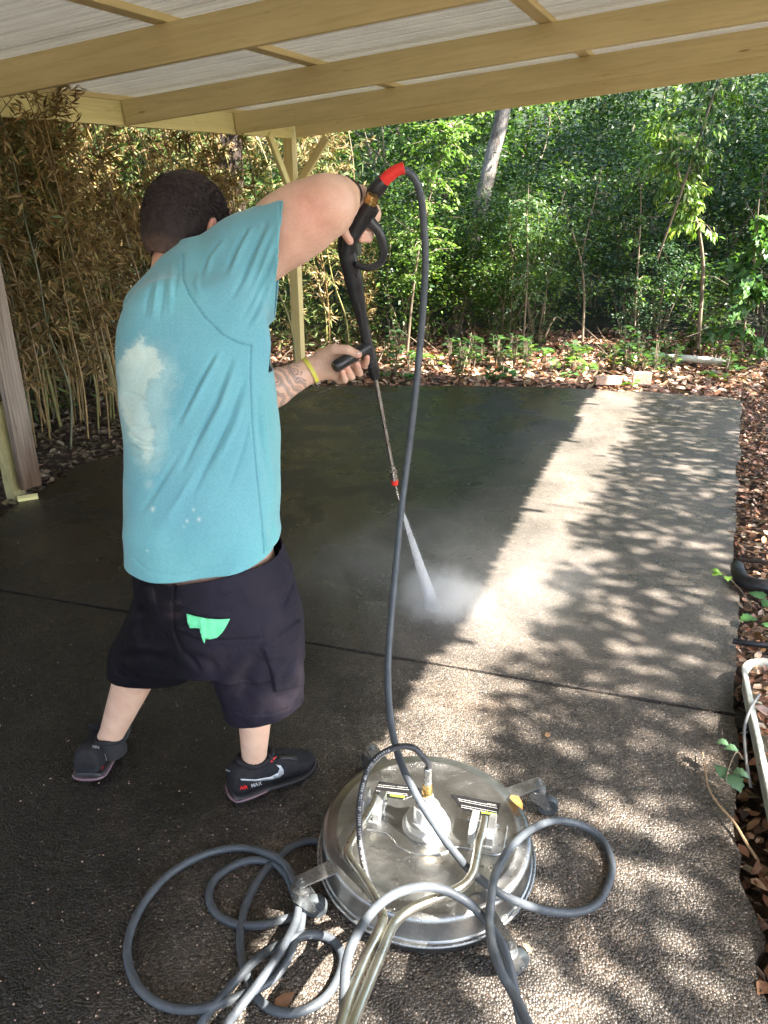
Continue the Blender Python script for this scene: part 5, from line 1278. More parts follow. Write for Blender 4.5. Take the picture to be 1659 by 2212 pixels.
gun = thing('spray_gun', 'black pressure washer spray gun with side handle and steel lance pointed at the slab', 'spray gun', gp(770, 520))
mb = MB()
ptube(mb, [(741, 500), (744, 520), (750, 548), (757, 575), (764, 605), (771, 640), (778, 670), (784, 700)], [8, 16, 19.5, 20.5, 20, 17, 13.5, 11.5], 18)
ptube(mb, [(784, 698), (789, 722), (794, 748), (799, 770)], [10.5, 11.5, 13, 13.5], 18)
ptube(mb, [(801, 440), (791, 460), (777, 482), (763, 504), (756, 522), (752, 545)], [16, 19, 20, 19, 17, 15], 16, flat=.9, dy=-.045)
ptube(mb, [(806, 446), (796, 460)], [18, 20], 8, 1, flat=.9, dy=-.045)
ptube(mb, [(772, 640), (776, 660), (782, 700)], [2, 2, 1.5], 6, dy=-.021)
ptube(mb, [(770, 590), (773, 600)], [2.5, 1], 6, 1, dy=-.026)
mb.build('gun_body', PLAS, gun, smooth=45)
mb = MB(); ptube(mb, [(788, 455), (800, 478), (815, 495), (826, 520), (829, 545), (823, 565), (808, 576), (788, 578), (768, 570)], [9, 9, 7.8, 7.2, 7.2, 7.2, 7, 7, 6.5], 8, 6, flat=1.5, dy=-.03); mb.build('trigger_guard', PLAS, gun, smooth=50)
mb = MB(); ptube(mb, [(768, 512), (772, 528), (776, 550)], [6, 6.5, 4], 10, flat=1.4, dy=-.03); mb.build('trigger', TRIG, gun, smooth=50)
mb = MB(); a, b = W(795, 748, 2.165), W(722, 794, 2.085); P = [a, a.lerp(b, .3), a.lerp(b, .85), a.lerp(b, .96), b]; mb.tube(P, [.0175, .0185, .0185, .0175, .0135], 18); mb.tube([b, b+(b-a).normalized()*.002], [.005, .004], 10)
mb.build('side_handle', PLAS, gun, smooth=50)
mb = MB(); ptube(mb, [(798, 768), (800, 776), (801, 777), (803, 786), (804, 787), (806, 796), (807, 797), (809, 811), (810, 818)], [13.5, 14.5, 13, 14, 12.5, 13.5, 12.5, 12.5, 9], 20, 1)
for k in range(7):
    a = -1.2+k*.4; x = math.sin(a)*12; ptube(mb, [(806+x, 796), (809+x*.9, 813)], [1.3, 1.1], 5, 1, dy=-.018*math.cos(a))
mb.build('lance_collar', PLAS, gun, smooth=35)
def lp_(px, py): return W(px, py, 2.2+(py-815)/200*.08)
mb = MB(); mb.tube([lp_(811, 816), lp_(848, 1012)], .0066, 14); mb.build('lance', simple('lance_steel', (.50, .48, .44), .32, metal=1.0, var=.03, bump=0, nscale=6), gun, smooth=60)
mb = MB(); mb.tube([lp_(847, 1008), lp_(848.5, 1016), lp_(848.6, 1017), lp_(850, 1024), lp_(850.1, 1025), lp_(852, 1036)], [.009, .0105, .0135, .0135, .0105, .0125], 18); mb.build('quick_coupler', STEEL, gun, smooth=35)
mb = MB(); mb.tube([lp_(852, 1036), lp_(853.2, 1046)], [.0128, .0115], 18); mb.build('nozzle_ring', REDR, gun, smooth=35)
NZ = lp_(864, 1086)
mb = MB(); mb.tube([lp_(853.5, 1046), lp_(858, 1064), NZ], [.0042, .0045, .0042], 12); mb.build('nozzle', STEEL, gun, smooth=60)
mb = MB(); ptube(mb, [(797, 447), (799, 439), (799.3, 438.5), (802, 431), (802.3, 430.5), (806, 421)], [12, 14, 15, 15, 13.5, 13], 18, 1, dy=-.045); mb.build('brass_fitting', BRASS, gun, smooth=35)
hose = thing('pressure_hose', 'long grey-blue rubber hose hanging from the spray gun and looped on the slab', 'hose', (.1, 1.6, 0))
mb = MB(); ptube(mb, [(803, 425), (807, 418), (816, 406), (826, 394), (830, 389)], [14, 17.5, 17, 15.5, 12], 20, 1)
for k in range(8):
    a = k*.785; x = math.cos(a); ptube(mb, [(808+x*12, 420+x*9), (825+x*11, 396+x*8)], [2.3, 2.0], 6, 1, dy=-.016*math.sin(a))
mb.build('hose_coupling', PLAS, hose, smooth=35)
mb = MB(); ptube(mb, [(827, 393), (840, 380), (852, 371), (862, 366), (873, 363)], [13, 13.2, 12.5, 12, 12.5], 18, 4); mb.build('strain_relief', REDR, hose, smooth=50)
m = NT('grey_rubber_hose'); m.set(rough=.48, spec=.45); m.base(m.ramp(m.noise(14, 4, .7), [(.3, (.05, .058, .068)), (.7, (.088, .10, .112))])); m.bump(m.noise(180, 4), .25, .002)
m.ro(m.ramp(m.noise(40, 3), [(.35, .3), (.65, .6)])); HOSE = m.m
RH = .0103
def zmap(z, lst, ox, oy, s): return [(ox+s*a, oy+s*b) for a, b in lst]
E = [W(862, 368, 2.045), W(880, 370, 2.05), W(897, 388, 2.055), (W(909, 425, 2.065)), W(915, 480, 2.08), W(919, 560, 2.09), W(915, 650, 2.10), W(907, 750, 2.10), W(896, 860, 2.08), W(882, 980, 2.06), W(868, 1090, 2.02), W(856, 1210, 1.96), W(845, 1330, 1.87), W(838, 1440, 1.78), W(841, 1530, 1.69), W(852, 1600, 1.61), W(871, 1660, 1.52)]
E += [G(*q) for q in [(893, 1706, .25), (912, 1740, .22), (934, 1774, .20), (961, 1815, .175), (988, 1849, .16), (1010, 1875, .155), (1041, 1902, .15), (1079, 1929, .145), (1117, 1948, .12), (1162, 1963, .07), (1200, 1970, .04), (1243, 1971, .02), (1290, 1952, .012), (1316, 1905, .012), (1321, 1860, .012), (1300, 1813, .014), (1262, 1785, .03), (1210, 1773, .06), (1170, 1780, .10), (1132, 1803, .145), (1098, 1837, .17), (1076, 1875, .185), (1064, 1912, .20), (1060, 1951, .195), (1057, 1985, .19), (1060, 2024, .205), (1067, 2058, .215), (1083, 2100, .21), (1102, 2134, .20), (1121, 2168, .2), (1140, 2211, .2), (1180, 2300, .2), (1230, 2420, .15)]]
Dp = [G(*q) for q in [(742, 2360, .22), (742, 2280, .25), (744, 2211, .27), (744, 2149, .275), (748, 2084, .28), (763, 2035, .285), (794, 1982, .28), (832, 1944, .265), (874, 1923, .25), (919, 1916, .235), (961, 1923, .22), (1003, 1944, .20), (1033, 1970, .175), (1060, 2003, .165), (1083, 2036, .16), (1096, 2072, .15), (1106, 2111, .14), (1114, 2149, .13), (1126, 2211, .12), (1150, 2300, .1)]]
def g6(l, zs): return [G(232+.4*a, 1725+.4*b, z) for (a, b), z in zip(l, zs)]
A1 = [(1190, 235), (1155, 230), (1080, 230), (1000, 258), (930, 310), (850, 390), (780, 500), (735, 620), (718, 740), (725, 850), (750, 950), (800, 1060), (870, 1130), (960, 1157), (1060, 1145), (1170, 1080), (1240, 980), (1270, 870), (1240, 790), (1170, 742), (1080, 735), (990, 762), (900, 805), (800, 872), (720, 955), (640, 1045), (580, 1110), (530, 1180), (480, 1260), (420, 1340)]
A1z = [.012]*11+[.012]*9+[.02, .034, .034, .04, .045, .034, .05, .03, .012, .012]
B1 = [(690, 1340), (650, 1210)][:0]
B1 = [(610, 1330), (650, 1215), (690, 1160), (760, 1070), (830, 980), (900, 880), (960, 780), (1010, 680), (1030, 600), (1030, 520), (1010, 450), (960, 355), (880, 302), (780, 273), (680, 267), (560, 290), (440, 340), (320, 420), (220, 530), (150, 650), (110, 780), (112, 880), (150, 990), (220, 1070), (320, 1122), (440, 1140), (560, 1122), (660, 1090), (760, 1050), (880, 985), (960, 890), (1010, 780), (1042, 700), (1052, 610), (1030, 610), (1000, 640), (930, 657), (850, 680), (740, 685), (650, 660), (580, 610), (548, 530), (570, 450), (640, 385), (730, 342), (820, 332), (900, 352), (958, 400), (985, 450), (1010, 520)]
B1z = [.05, .05, .045, .05, .055, .055, .055, .045, .034, .03, .034, .034, .034]+[.012]*12+[.03, .05, .035, .034, .032]+[.034, .03, .014, .012, .012]+[.012, .014, .034, .012]+[.012]*12
B1z = (B1z+[.012]*len(B1))[:len(B1)]; A1z = (A1z+[.012]*len(A1))[:len(A1)]
mb = MB()
for path, sub in ((E, 7), (Dp, 7), (g6(A1, A1z), 6), (g6(B1, B1z), 6)): mb.tube(catmull(path, sub), RH, 14)
mb.build('hose_line', HOSE, hose, smooth=80, normals=False)

# ================================================================== rotary surface cleaner
m = NT('stainless'); m.set(metal=1.0)
c = m.ramp(m.noise(6, 5, .65), [(.3, (.24, .24, .235)), (.7, (.44, .44, .43))]); m.base(c)
rad_ = m.n('ShaderNodeTexGradient', gradient_type='RADIAL'); 
dv = m.voro(150); dn = m.noise(3.0, 3)
drop = m.ramp(dv.outputs['Distance'], [(.0, 1.0), (.26, .75), (.33, 0.0)]); sel = m.n('ShaderNodeSeparateColor'); m.l(dv.outputs['Color'], sel.inputs[0])
drop = m.math('MULTIPLY', drop, m.ramp(m.math('ADD', m.math('MULTIPLY', sel.outputs[0], .6), m.math('MULTIPLY', dn, .6)), [(.52, 0), (.56, 1)]))
dv2 = m.voro(260); drop2 = m.math('MULTIPLY', m.ramp(dv2.outputs['Distance'], [(.0, 1.0), (.3, 0.0)]), .35)
m.ro(m.mix(m.ramp(m.noise(5, 5, .7, dist=1.0), [(.3, .24), (.7, .46)]), .05, m.math('MULTIPLY', drop, .15)))
m.bump(m.math('ADD', m.math('ADD', drop, drop2), m.math('MULTIPLY', m.noise(200, 2), .05)), .36, .0016); STAIN = m.m
ALU = simple('cast_aluminium', (.62, .63, .63), .38, metal=.85, var=.12, nscale=60, bump=.25)
ZINC = simple('zinc_plate', (.34, .35, .35), .32, metal=.9, var=.18, nscale=50, bump=.2)
TYRE = simple('grey_tyre', (.055, .065, .07), .5, var=.2, bump=.15)
BRUSH = simple('black_skirt', (.012, .011, .010), .85, var=.3, nscale=200, bump=.8)
CHROME = simple('plated_tube', (.58, .56, .48), .3, metal=1.0, var=.08, nscale=14, bump=0, rvar=.05)
DC = Vector((.115, 1.47, 0)); DR = .285
cl_ = thing('surface_cleaner', 'round stainless steel rotary surface cleaner on four casters, wet with droplets', 'surface cleaner', DC)
mb = MB(); mb.lathe([(.0, .121), (.05, .121), (.16, .1215), (.235, .121), (.239, .1235), (.247, .1235), (.251, .1205), (.266, .1195), (.277, .116), (.2825, .110), (.2845, .102), (.285, .05), (.287, .0455), (.293, .0435), (.295, .040), (.293, .0365), (.286, .036), (.280, .040)], DC, n=128, caps=False); mb.build('deck', STAIN, cl_, smooth=50)
mb = MB(); mb.lathe([(.279, .045), (.281, .030), (.282, .004), (.276, .003), (.274, .03)], DC, n=96, caps=False); mb.build('brush_skirt', BRUSH, cl_, smooth=50)
mb = MB(); mb.tube([DC+Vector((math.cos(a), math.sin(a), 0))*.294+Vector((0, 0, .0405)) for a in np.linspace(0, 2*math.pi, 97)], .0055, 8, caps=False); mb.build('rim_bead', ZINC, cl_, smooth=60)
def dk(px, py, z=.1225): return G(px, py, z)
# pressed outline of the centre plate
outl = [(z5[0]*.38+630.4, z5[1]*.38+1579) for z5 in [(425, 560), (520, 575), (570, 610), (600, 650), (660, 685), (760, 705), (860, 695), (930, 662), (1010, 668), (1080, 690), (1150, 705), (1195, 690), (1212, 640), (1222, 540)]]
mb = MB(); mb.tube(catmull([dk(*q) for q in outl], 5), .0028, 6); mb.build('pressed_edge', STAIN, cl_, smooth=60)
# hub
HB = Vector((.115, 1.47, 0))
mb = MB(); mb.lathe([(.0, .120), (.066, .120), (.066, .1245), (.058, .127), (.056, .128), (.056, .146), (.054, .148), (.037, .1485), (.036, .150), (.036, .186), (.0345, .1885), (.026, .189), (.025, .190), (.025, .200), (.018, .204), (.0175, .222), (.016, .224), (.0, .224)], HB, n=64, caps=False); mb.build('swivel_hub', ALU, cl_, smooth=35)
mb = MB(); mb.lathe([(.0, .223), (.013, .223), (.0135, .228), (.0125, .229), (.0125, .233), (.0145, .234), (.0145, .243), (.0115, .244), (.0115, .248), (.0135, .249), (.0135, .262), (.009, .264), (0, .264)], HB, n=12, caps=False); mb.build('brass_fitting', BRASS, cl_, smooth=25)
mb = MB(); mb.lathe([(.0, .262), (.012, .263), (.012, .270), (.0105, .271), (.0105, .312), (.0095, .314), (0, .314)], HB, n=10, caps=False); mb.build('hose_ferrule', STEEL, cl_, smooth=25)
Fp = [Vector((.115, 1.47, .305)), Vector((.116, 1.472, .325))]+[W(*q) for q in [(911, 1632, 1.475), (896, 1617, 1.48), (873, 1612, 1.48), (847, 1617, 1.475), (820, 1632, 1.465), (797, 1659, 1.45), (783, 1700, 1.42), (777, 1739, 1.395), (776, 1777, 1.365), (778, 1815, 1.335), (783, 1850, 1.308), (790, 1883, 1.285), (798, 1917, 1.262), (806, 1950, 1.24)]]
mb = MB(); FH = catmull(Fp, 8); mb.tube(FH, .0082, 14); m = simple('black_hose', (.028, .028, .032), .42, var=.3, nscale=30, bump=.15); 
fo = mb.build('supply_hose', m, cl_, smooth=80, normals=False)
bvF = bvh_of(np.array([tuple(v) for v in mb.v]), [f_ for f_ in mb.f if len(f_) == 4])
# white printing along the supply hose
WHT = simple('white_print', (.45, .45, .44), .6, var=.03, bump=0)
pxF = [proj(np.array(p)) for p in FH]; s0 = 40; sacc = [0.0]
for i in range(1, len(pxF)): sacc.append(sacc[-1]+math.hypot(pxF[i][0]-pxF[i-1][0], pxF[i][1]-pxF[i-1][1]))
txt = 'Pressure Hose  WP 4500 PSI  BP 12000 PSI  May 45°C P.4'
st, adv = 118.0, 5.25; AP, AF = [], []
for k, ch in enumerate(txt):
    if ch == ' ': continue
    s_ = st+k*adv
    if s_ > sacc[-1]-12: break
    i = max(1, min(len(sacc)-1, int(np.searchsorted(sacc, s_)))); t_ = (s_-sacc[i-1])/(sacc[i]-sacc[i-1])
    x_ = pxF[i-1][0]+(pxF[i][0]-pxF[i-1][0])*t_; y_ = pxF[i-1][1]+(pxF[i][1]-pxF[i-1][1])*t_
    tx, ty = pxF[i][0]-pxF[i-1][0], pxF[i][1]-pxF[i-1][1]; q = math.hypot(tx, ty); tx, ty = tx/q, ty/q
    P, Fq = text2d(ch, 1.0, .02); o_ = len(AP); sz = 7.4
    AP += [(x_+(p[0]*tx+p[1]*ty)*sz, y_+(p[0]*ty-p[1]*tx)*sz) for p in P]; AF += [tuple(j+o_ for j in f_) for f_ in Fq]
drape(AP, AF, bvF, .0007, 'lettering', WHT, cl_, 0, 1.4, smooth=False)
# handle tubes
T1 = [(811, 1722, .165), (807, 1737, .166), (785, 1775, .17), (765, 1808, .172), (752, 1836, .175), (757, 1857, .18), (782, 1893, .19), (809, 1938, .205), (825, 1972, .215), (826, 1990, .222), (817, 2014, .235), (790, 2066, .25), (756, 2149, .275), (738, 2211, .295), (700, 2330, .34), (670, 2450, .38)]
T2 = [(1047, 1768, .165), (1045, 1783, .166), (1034, 1826, .17), (1027, 1862, .174), (1020, 1888, .178), (1003, 1911, .182), (975, 1927, .186), (935, 1943, .192), (896, 1960, .20), (868, 1978, .207), (850, 1998, .216), (838, 2022, .23), (821, 2066, .245), (794, 2130, .265), (763, 2211, .292), (724, 2330, .34), (694, 2450, .38)]
for T_ in (T1, T2):
    mb = MB(); mb.tube(catmull([G(*q) for q in T_], 7), .0112, 20); mb.build('handle_tube', CHROME, cl_, smooth=80, normals=False)
for (a, b) in (((813, 1715), (788, 1770)), ((1048, 1762), (1034, 1826))):
    A_, B_ = G(a[0], a[1], .15), G(b[0], b[1], .15); d = (B_-A_).normalized(); s = Vector((d.y, -d.x, 0)); c = A_.lerp(B_, .42)
    mb = MB()
    for q in (-1, 1):
        poly = [(-.034, -.028), (.036, -.028), (.036, .004), (.020, .024), (-.034, .024)]
        mb.prism(poly, c+s*q*.0235, d, (0, 0, 1), s, .019)
    mb.box(c+Vector((0, 0, -.0245)), (.078, .064, .007), ax=[d, s, Vector((0, 0, 1))])
    br = mb.build('handle_bracket', ALU, cl_, bevel=.002)
    mb = MB(); mb.lathe([(0, -.042), (.0065, -.042), (.0065, -.036), (.0035, -.035), (.0035, .035), (.0065, .036), (.0065, .042), (0, .042)], c+Vector((0, 0, .008))+d*(-.012), s, 12, caps=False); mb.build('bolt', STEEL, br, smooth=30)
# casters
def caster(bolt_px, wheel_px, inner):
    b = G(bolt_px[0], bolt_px[1], .122); w = G(wheel_px[0], wheel_px[1], .033); inn = Vector(inner)
    root = MB(); d = (inn-b); d.z = 0; L = d.length; d.normalize(); s = Vector((-d.y, d.x, 0))
    poly = [(-.016, -.012), (-.010, -.018), (L, -.022), (L, .022), (-.010, .018), (-.016, .012)]
    root.prism(poly, Vector((b.x, b.y, .112)), d, s, (0, 0, 1), .006)
    arm = root.build('caster_arm', ZINC, cl_, bevel=.0015)
    mb = MB(); o = Vector((b.x, b.y, 0)); mb.lathe([(0, .127), (.005, .127), (.006, .124), (.006, .121), (.0105, .121), (.0105, .1155), (.0, .1155)], o, n=6, caps=False); mb.lathe([(0, .109), (.010, .109), (.010, .100), (.013, .099), (.024, .095), (.0255, .088), (.024, .083), (.017, .082), (0, .082)], o, n=28, caps=False)
    dw = w-o; dw.z = 0; ax = dw.normalized(); sd = Vector((-ax.y, ax.x, 0)); wl = min(.034, dw.length); wc = o+ax*wl; wc.z = .031
    for q in (-1, 1):
        poly = [(-.022, .083), (.020, .083), (.026, .070), (wl+.010, .034), (wl+.006, .022), (wl-.006, .022), (-.018, .062)]
        mb.prism(poly, o+sd*q*.0155, ax, (0, 0, 1), sd, .0022)
    mb.prism([(-.022, -.0155), (.022, -.0155), (.022, .0155), (-.022, .0155)], o+Vector((0, 0, .083)), ax, sd, (0, 0, 1), .0024)
    mb.lathe([(0, -.021), (.005, -.021), (.005, -.017), (.003, -.017), (.003, .017), (.005, .017), (.005, .021), (0, .021)], wc, sd, 10, caps=False)
    mb.build('caster_fork', ZINC, arm, smooth=30)
    mb = MB(); mb.lathe([(.008, -.0115), (.020, -.0115), (.022, -.0125), (.029, -.0115), (.031, -.007), (.0312, .0), (.031, .007), (.029, .0115), (.022, .0125), (.020, .0115), (.008, .0115)], wc, sd, 36, caps=False); mb.build('caster_wheel', TYRE, arm, smooth=40)
def rimpt(ang, r=.272): return (DC.x+math.cos(ang)*r, DC.y+math.sin(ang)*r, .11)
for bpx, wpx in (((648.8, 1898), (686, 1956)), ((1163, 1685), (1183, 1738)), ((803, 1611), (793, 1642)), ((1098, 2034), (1126, 2071))):
    b = G(bpx[0], bpx[1], .12); ang = math.atan2(b.y-DC.y, b.x-DC.x); caster(bpx, wpx, rimpt(ang))
# warning plates
BLK = simple('black_label', (.010, .010, .011), .3, var=.1, bump=.02, coat=.3)
LIME = simple('lime_print', (.45, .75, .05), .5, var=.03, bump=0)
def plate(poly, name='warning_label'):
    mb = MB(); P, Fq = fill_grid(poly, 20); mb.add([G(p[0], p[1], .1228) for p in P], Fq); o = mb.build(name, BLK, cl_); sm_ = o.modifiers.new('s', 'SOLIDIFY'); sm_.thickness = .0008; return o
z2 = lambda l: [(663.6+.24*a, 1579.3+.24*b) for a, b in l]
z5 = lambda l: [(630.4+.38*a, 1579+.38*b) for a, b in l]
pl1 = plate(z2([(650, 448), (1030, 515), (1030, 575), (945, 580), (862, 613), (588, 575)]))
pl2 = plate(z5([(903, 362), (925, 361), (1187, 411), (1166, 493), (975, 450)]))
def flat_lines(lines, name, mat, parent, z=.1248, w=.36):
    mb = MB()
    for (x0, y0), (x1, y1) in lines:
        L = math.hypot(x1-x0, y1-y0); x = 0; rr_ = random.Random(int(x0*7+y0))
        while x < L:
            seg = rr_.uniform(3, 8); a = x/L; b = min(1, (x+seg-1.0)/L)
            if b > a:
                p = [(x0+(x1-x0)*t, y0+(y1-y0)*t) for t in (a, b)]
                mb.add([G(p[0][0], p[0][1]-w, z), G(p[1][0], p[1][1]-w, z), G(p[1][0], p[1][1]+w, z), G(p[0][0], p[0][1]+w, z)], [(0, 1, 2, 3)])
            x += seg
    return mb.build(name, mat, parent)
def l2(a, b): return (z2([a])[0], z2([b])[0])
def l5(a, b): return (z5([a])[0], z5([b])[0])
flat_lines([l2((640, 483), (905, 510)), l2((655, 470), (820, 488)) if False else l2((630, 497), (1000, 538)), l2((620, 536), (900, 567)), l2((740, 492), (820, 502)), l2((700, 556), (860, 574)), l2((870, 580), (905, 580))], 'lettering', WHT, pl1)
flat_lines([l5((945, 385), (1165, 428)), l5((950, 396), (1170, 440)), l5((965, 422), (1165, 461)), l5((962, 432), (1100, 459)), l5((1110, 412), (1160, 420))], 'lettering', WHT, pl2)
def flat_text(s, cx, cy, size, ang, mat, parent, z=.1250):
    P, Fq = text2d(s, 1.0, .03); c_, s_ = math.cos(ang), math.sin(ang); mb = MB()
    mb.add([G(cx+(p[0]*c_+p[1]*s_)*size, cy+(p[0]*s_-p[1]*c_)*size*.8, z) for p in P], Fq); return mb.build('lettering', mat, parent, normals=False)
c_ = z2([(812, 582)])[0]; flat_text('CAUTION', c_[0], c_[1], 7.0, math.pi+.17, LIME, pl1)
c_ = z5([(1122, 467)])[0]; flat_text('WARNING', c_[0], c_[1], 7.0, math.pi+.19, LIME, pl2)
lf_ = leaf6('fallen_leaf', np.array([tuple(G(1105, 1717, .1272))]), np.array([[.35, -1.0, 0]]), np.array([[.1, .1, 1.0]]), np.array([.062]), np.array([.036]), np.array([(.42, .20, .05)]), LITTER, .12, rg); tag(lf_, 'small yellow-brown leaf lying on the rim of the steel surface cleaner', 'leaf')

# ================================================================== water jet and mist
def volume_mat(name, dens, col, aniso, build=None):
    m = NT(name); m.t.nodes.remove(m.b); v = m.n('ShaderNodeVolumePrincipled'); v.inputs['Color'].default_value = (*col, 1); v.inputs['Anisotropy'].default_value = aniso; v.inputs['Density'].default_value = dens
    m.l(v.outputs[0], m.out.inputs['Volume'])
    if build: m.l(build(m), v.inputs['Density'])
    return m.m
BI = G(936, 1313)
jet = MB(); dj = BI-NZ
jp = [NZ+dj*t for t in (0, .15, .4, .7, .9, 1.0)]; jet.tube(jp, [.003, .008, .015, .023, .031, .040], 20, flat=1.0)
jo = jet.build('water_jet', volume_mat('jet_water', 26.0, (.97, .98, 1), .2, lambda m: m.math('MULTIPLY', m.ramp(m.noise(55, 3, .7, m.mapv(scale=(1, 1, .22))), [(.38, .04), (.65, 1.0)]), 170.0)))
tag(jo, 'white fan of water shooting from the nozzle to the slab', 'water jet', kind='stuff')
mist = MB(); mc = BI+Vector((.05, .05, .14)); bm = bmesh.new(); bmesh.ops.create_icosphere(bm, subdivisions=3, radius=1.0)
for v in bm.verts: v.co = Vector((v.co.x*.95, v.co.y*.75, max(v.co.z*.36, -.135)))
me = bpy.data.meshes.new('mist'); bm.to_mesh(me); bm.free()
def mist_d(m):
    sx = m.n('ShaderNodeVectorMath', operation='LENGTH'); m.l(m.mapv(scale=(1/.92, 1/.73, 1/.35)), sx.inputs[0])
    r_ = m.math('POWER', m.math('SUBTRACT', 1.0, sx.outputs['Value'], True), 1.5)
    s2 = m.n('ShaderNodeVectorMath', operation='LENGTH'); m.l(m.mapv(loc=(.0/.24, .05/.24, .10/.17), scale=(1/.26, 1/.24, 1/.18)), s2.inputs[0])
    core = m.math('POWER', m.math('SUBTRACT', 1.0, s2.outputs['Value'], True), 1.3)
    n = m.ramp(m.noise(4.5, 5, .62, dist=.8), [(.38, .02), (.75, 1.0)])
    return m.math('ADD', m.math('MULTIPLY', m.math('MULTIPLY', r_, n), 1.9), m.math('MULTIPLY', m.math('MULTIPLY', core, m.ramp(n, [(0, .25), (.6, 1.0)])), 26.0))
mo = link('water_mist', me, volume_mat('mist', 1.0, (1, 1, 1), .3, mist_d)); mo.location = mc; tag(mo, 'drifting cloud of fine water mist where the jet hits the slab', 'mist', kind='stuff')
n = 1500; t = rg.random(n)**.7; P = np.array(NZ)+np.outer(t, np.array(dj))+rg.normal(size=(n, 3))*(.004+.018*t)[:, None]
n2 = 1500; a = rg.uniform(0, 6.28, n2); rr2 = rg.random(n2)**.6*.30; P2_ = np.stack([BI.x+np.cos(a)*rr2*1.2, BI.y+np.sin(a)*rr2, np.abs(rg.normal(size=n2))*.05+.004+.15*rr2], 1); P = np.concatenate([P, P2_]); P = P[P[:, 2] > .003]; n = len(P)
oc_ = np.array([(1, 0, 0), (0, 1, 0), (-1, 0, 0), (0, -1, 0), (0, 0, 1), (0, 0, -1)]); Fo = np.array([(0, 1, 4), (1, 2, 4), (2, 3, 4), (3, 0, 4), (1, 0, 5), (2, 1, 5), (3, 2, 5), (0, 3, 5)])
sz = rg.uniform(.0006, .0016, n); V = (P[:, None, :]+oc_[None]*sz[:, None, None]).reshape(-1, 3); Fd = (np.arange(n)[:, None, None]*6+Fo[None]).reshape(-1, 3)
m = NT('water_drop'); m.set(rough=.1, color=(.85, .88, .9), spec=.8, trans=.3, ior=1.33); o = mesh_np('water_droplets', V, Fd, m.m, smooth=True); tag(o, 'tiny water droplets thrown up around the jet', 'droplets', kind='stuff')

# ================================================================== things along the right edge
m = NT('dirty_white_plastic'); m.set(rough=.55, spec=.4); m.base(m.ramp(m.noise(9, 6, .7), [(.30, (.20, .19, .14)), (.45, (.50, .50, .42)), (.7, (.66, .66, .58))])); DWP = m.m
p0, p1 = G(1600, 1425, .07), G(1662, 1725, .07); d = (p1-p0); d.z = 0; L = d.length; d.normalize(); s = Vector((-d.y, d.x, 0)); s = s if s.x > 0 else -s
tr = thing('trough', 'dirty off-white plastic trough with rounded end, filled with leaf litter, right edge', 'trough', (p0.x, p0.y, 0))
def stad(r, z, inset=0):
    out = []
    for k in range(13):
        a = math.pi*k/12; out.append(p0+d*(.10-math.sin(a)*(r))*1.0-s*math.cos(a)*r+s*.11)
    out.append(out[-1]+d*1.3); out.append(out[0]+d*1.3)
    return [Vector((q.x, q.y, z)) for q in out]
mb = MB(); loops = [stad(.105, .0), stad(.112, .075), stad(.120, .083), stad(.117, .087), stad(.104, .084), stad(.098, .078), stad(.090, .02)]
V = [p for l in loops for p in l]; n = len(loops[0]); F = [(i*n+k, i*n+(k+1) % n, (i+1)*n+(k+1) % n, (i+1)*n+k) for i in range(len(loops)-1) for k in range(n)]; F.append(tuple((len(loops)-1)*n+k for k in range(n)))
mb.add(V, F); mb.build('trough_body', DWP, tr, smooth=40)
nl = 900; q0 = np.array(p0+s*.11); P = q0+np.outer(rg.uniform(.02, 1.3, nl), np.array(d))+np.outer(rg.uniform(-.075, .085, nl), np.array(s)); P[:, 2] = .035+rg.random(nl)*.035
litter('leaf_litter', 'reddish leaf litter filling the off-white trough', P, rg, .03, .06)
m = simple('black_pipe_plastic', (.012, .012, .014), .4, var=.2, bump=.1); BP = m
mb = MB(); mb.tube(catmull([G(1583, 1384, .03), G(1620, 1390, .035), G(1680, 1396, .04), G(1760, 1405, .05)], 5), .013, 14); tag(mb.build('black_pipe', BP, smooth=60), 'short black plastic pipe poking over the slab edge above the trough', 'pipe')
mb = MB(); mb.tube(catmull([G(1592, 1222, .05), G(1596, 1240, .045), G(1608, 1256, .04), G(1640, 1266, .045), G(1700, 1272, .05)], 6), interp_list([.03, .035, .036, .036, .036], 6), 14); tag(mb.build('bent_pipe', BP, smooth=60), 'thick bent dark hose end lying in the litter at the right edge', 'pipe')
mb = MB(); mb.tube(catmull([G(1595, 1208, .03), G(1630, 1212, .035), G(1700, 1220, .04)], 5), .011, 10); tag(mb.build('dark_stick', DBARK, smooth=60), 'thin dark stick lying above the bent hose end at the right edge', 'stick')
m = NT('pale_brick'); m.set(rough=.9); m.base(m.ramp(m.noise(25, 5, .7), [(.3, (.34, .22, .17)), (.6, (.52, .38, .30)), (.8, (.60, .50, .42))])); m.bump(m.noise(60, 4), .6, .006); BRK = m.m
for (px, py, a, lab) in [(1314, 826, .1, 'pale pinkish brick lying flat at the far slab edge, left one of two'), (1388, 824, -.25, 'pale pinkish brick standing at the far slab edge, right one of two')]:
    g = G(px, py+6); mb = MB(); mb.box((g.x, g.y+.05, .045 if a > 0 else .06), (.30 if a > 0 else .20, .10, .085 if a > 0 else .13), rot=Matrix.Rotation(a, 3, 'Z')); tag(mb.build('brick', BRK, bevel=.006), lab, 'brick')
a, b = G(1404, 770, .06), G(1575, 783, .08); mb = MB(); mb.tube([a, a.lerp(b, .5)+Vector((0, 0, .01)), b], .045, 14); tag(mb.build('white_pipe', DWP, smooth=50), 'pale whitish length of pipe lying in the litter below the bright sapling', 'pipe')
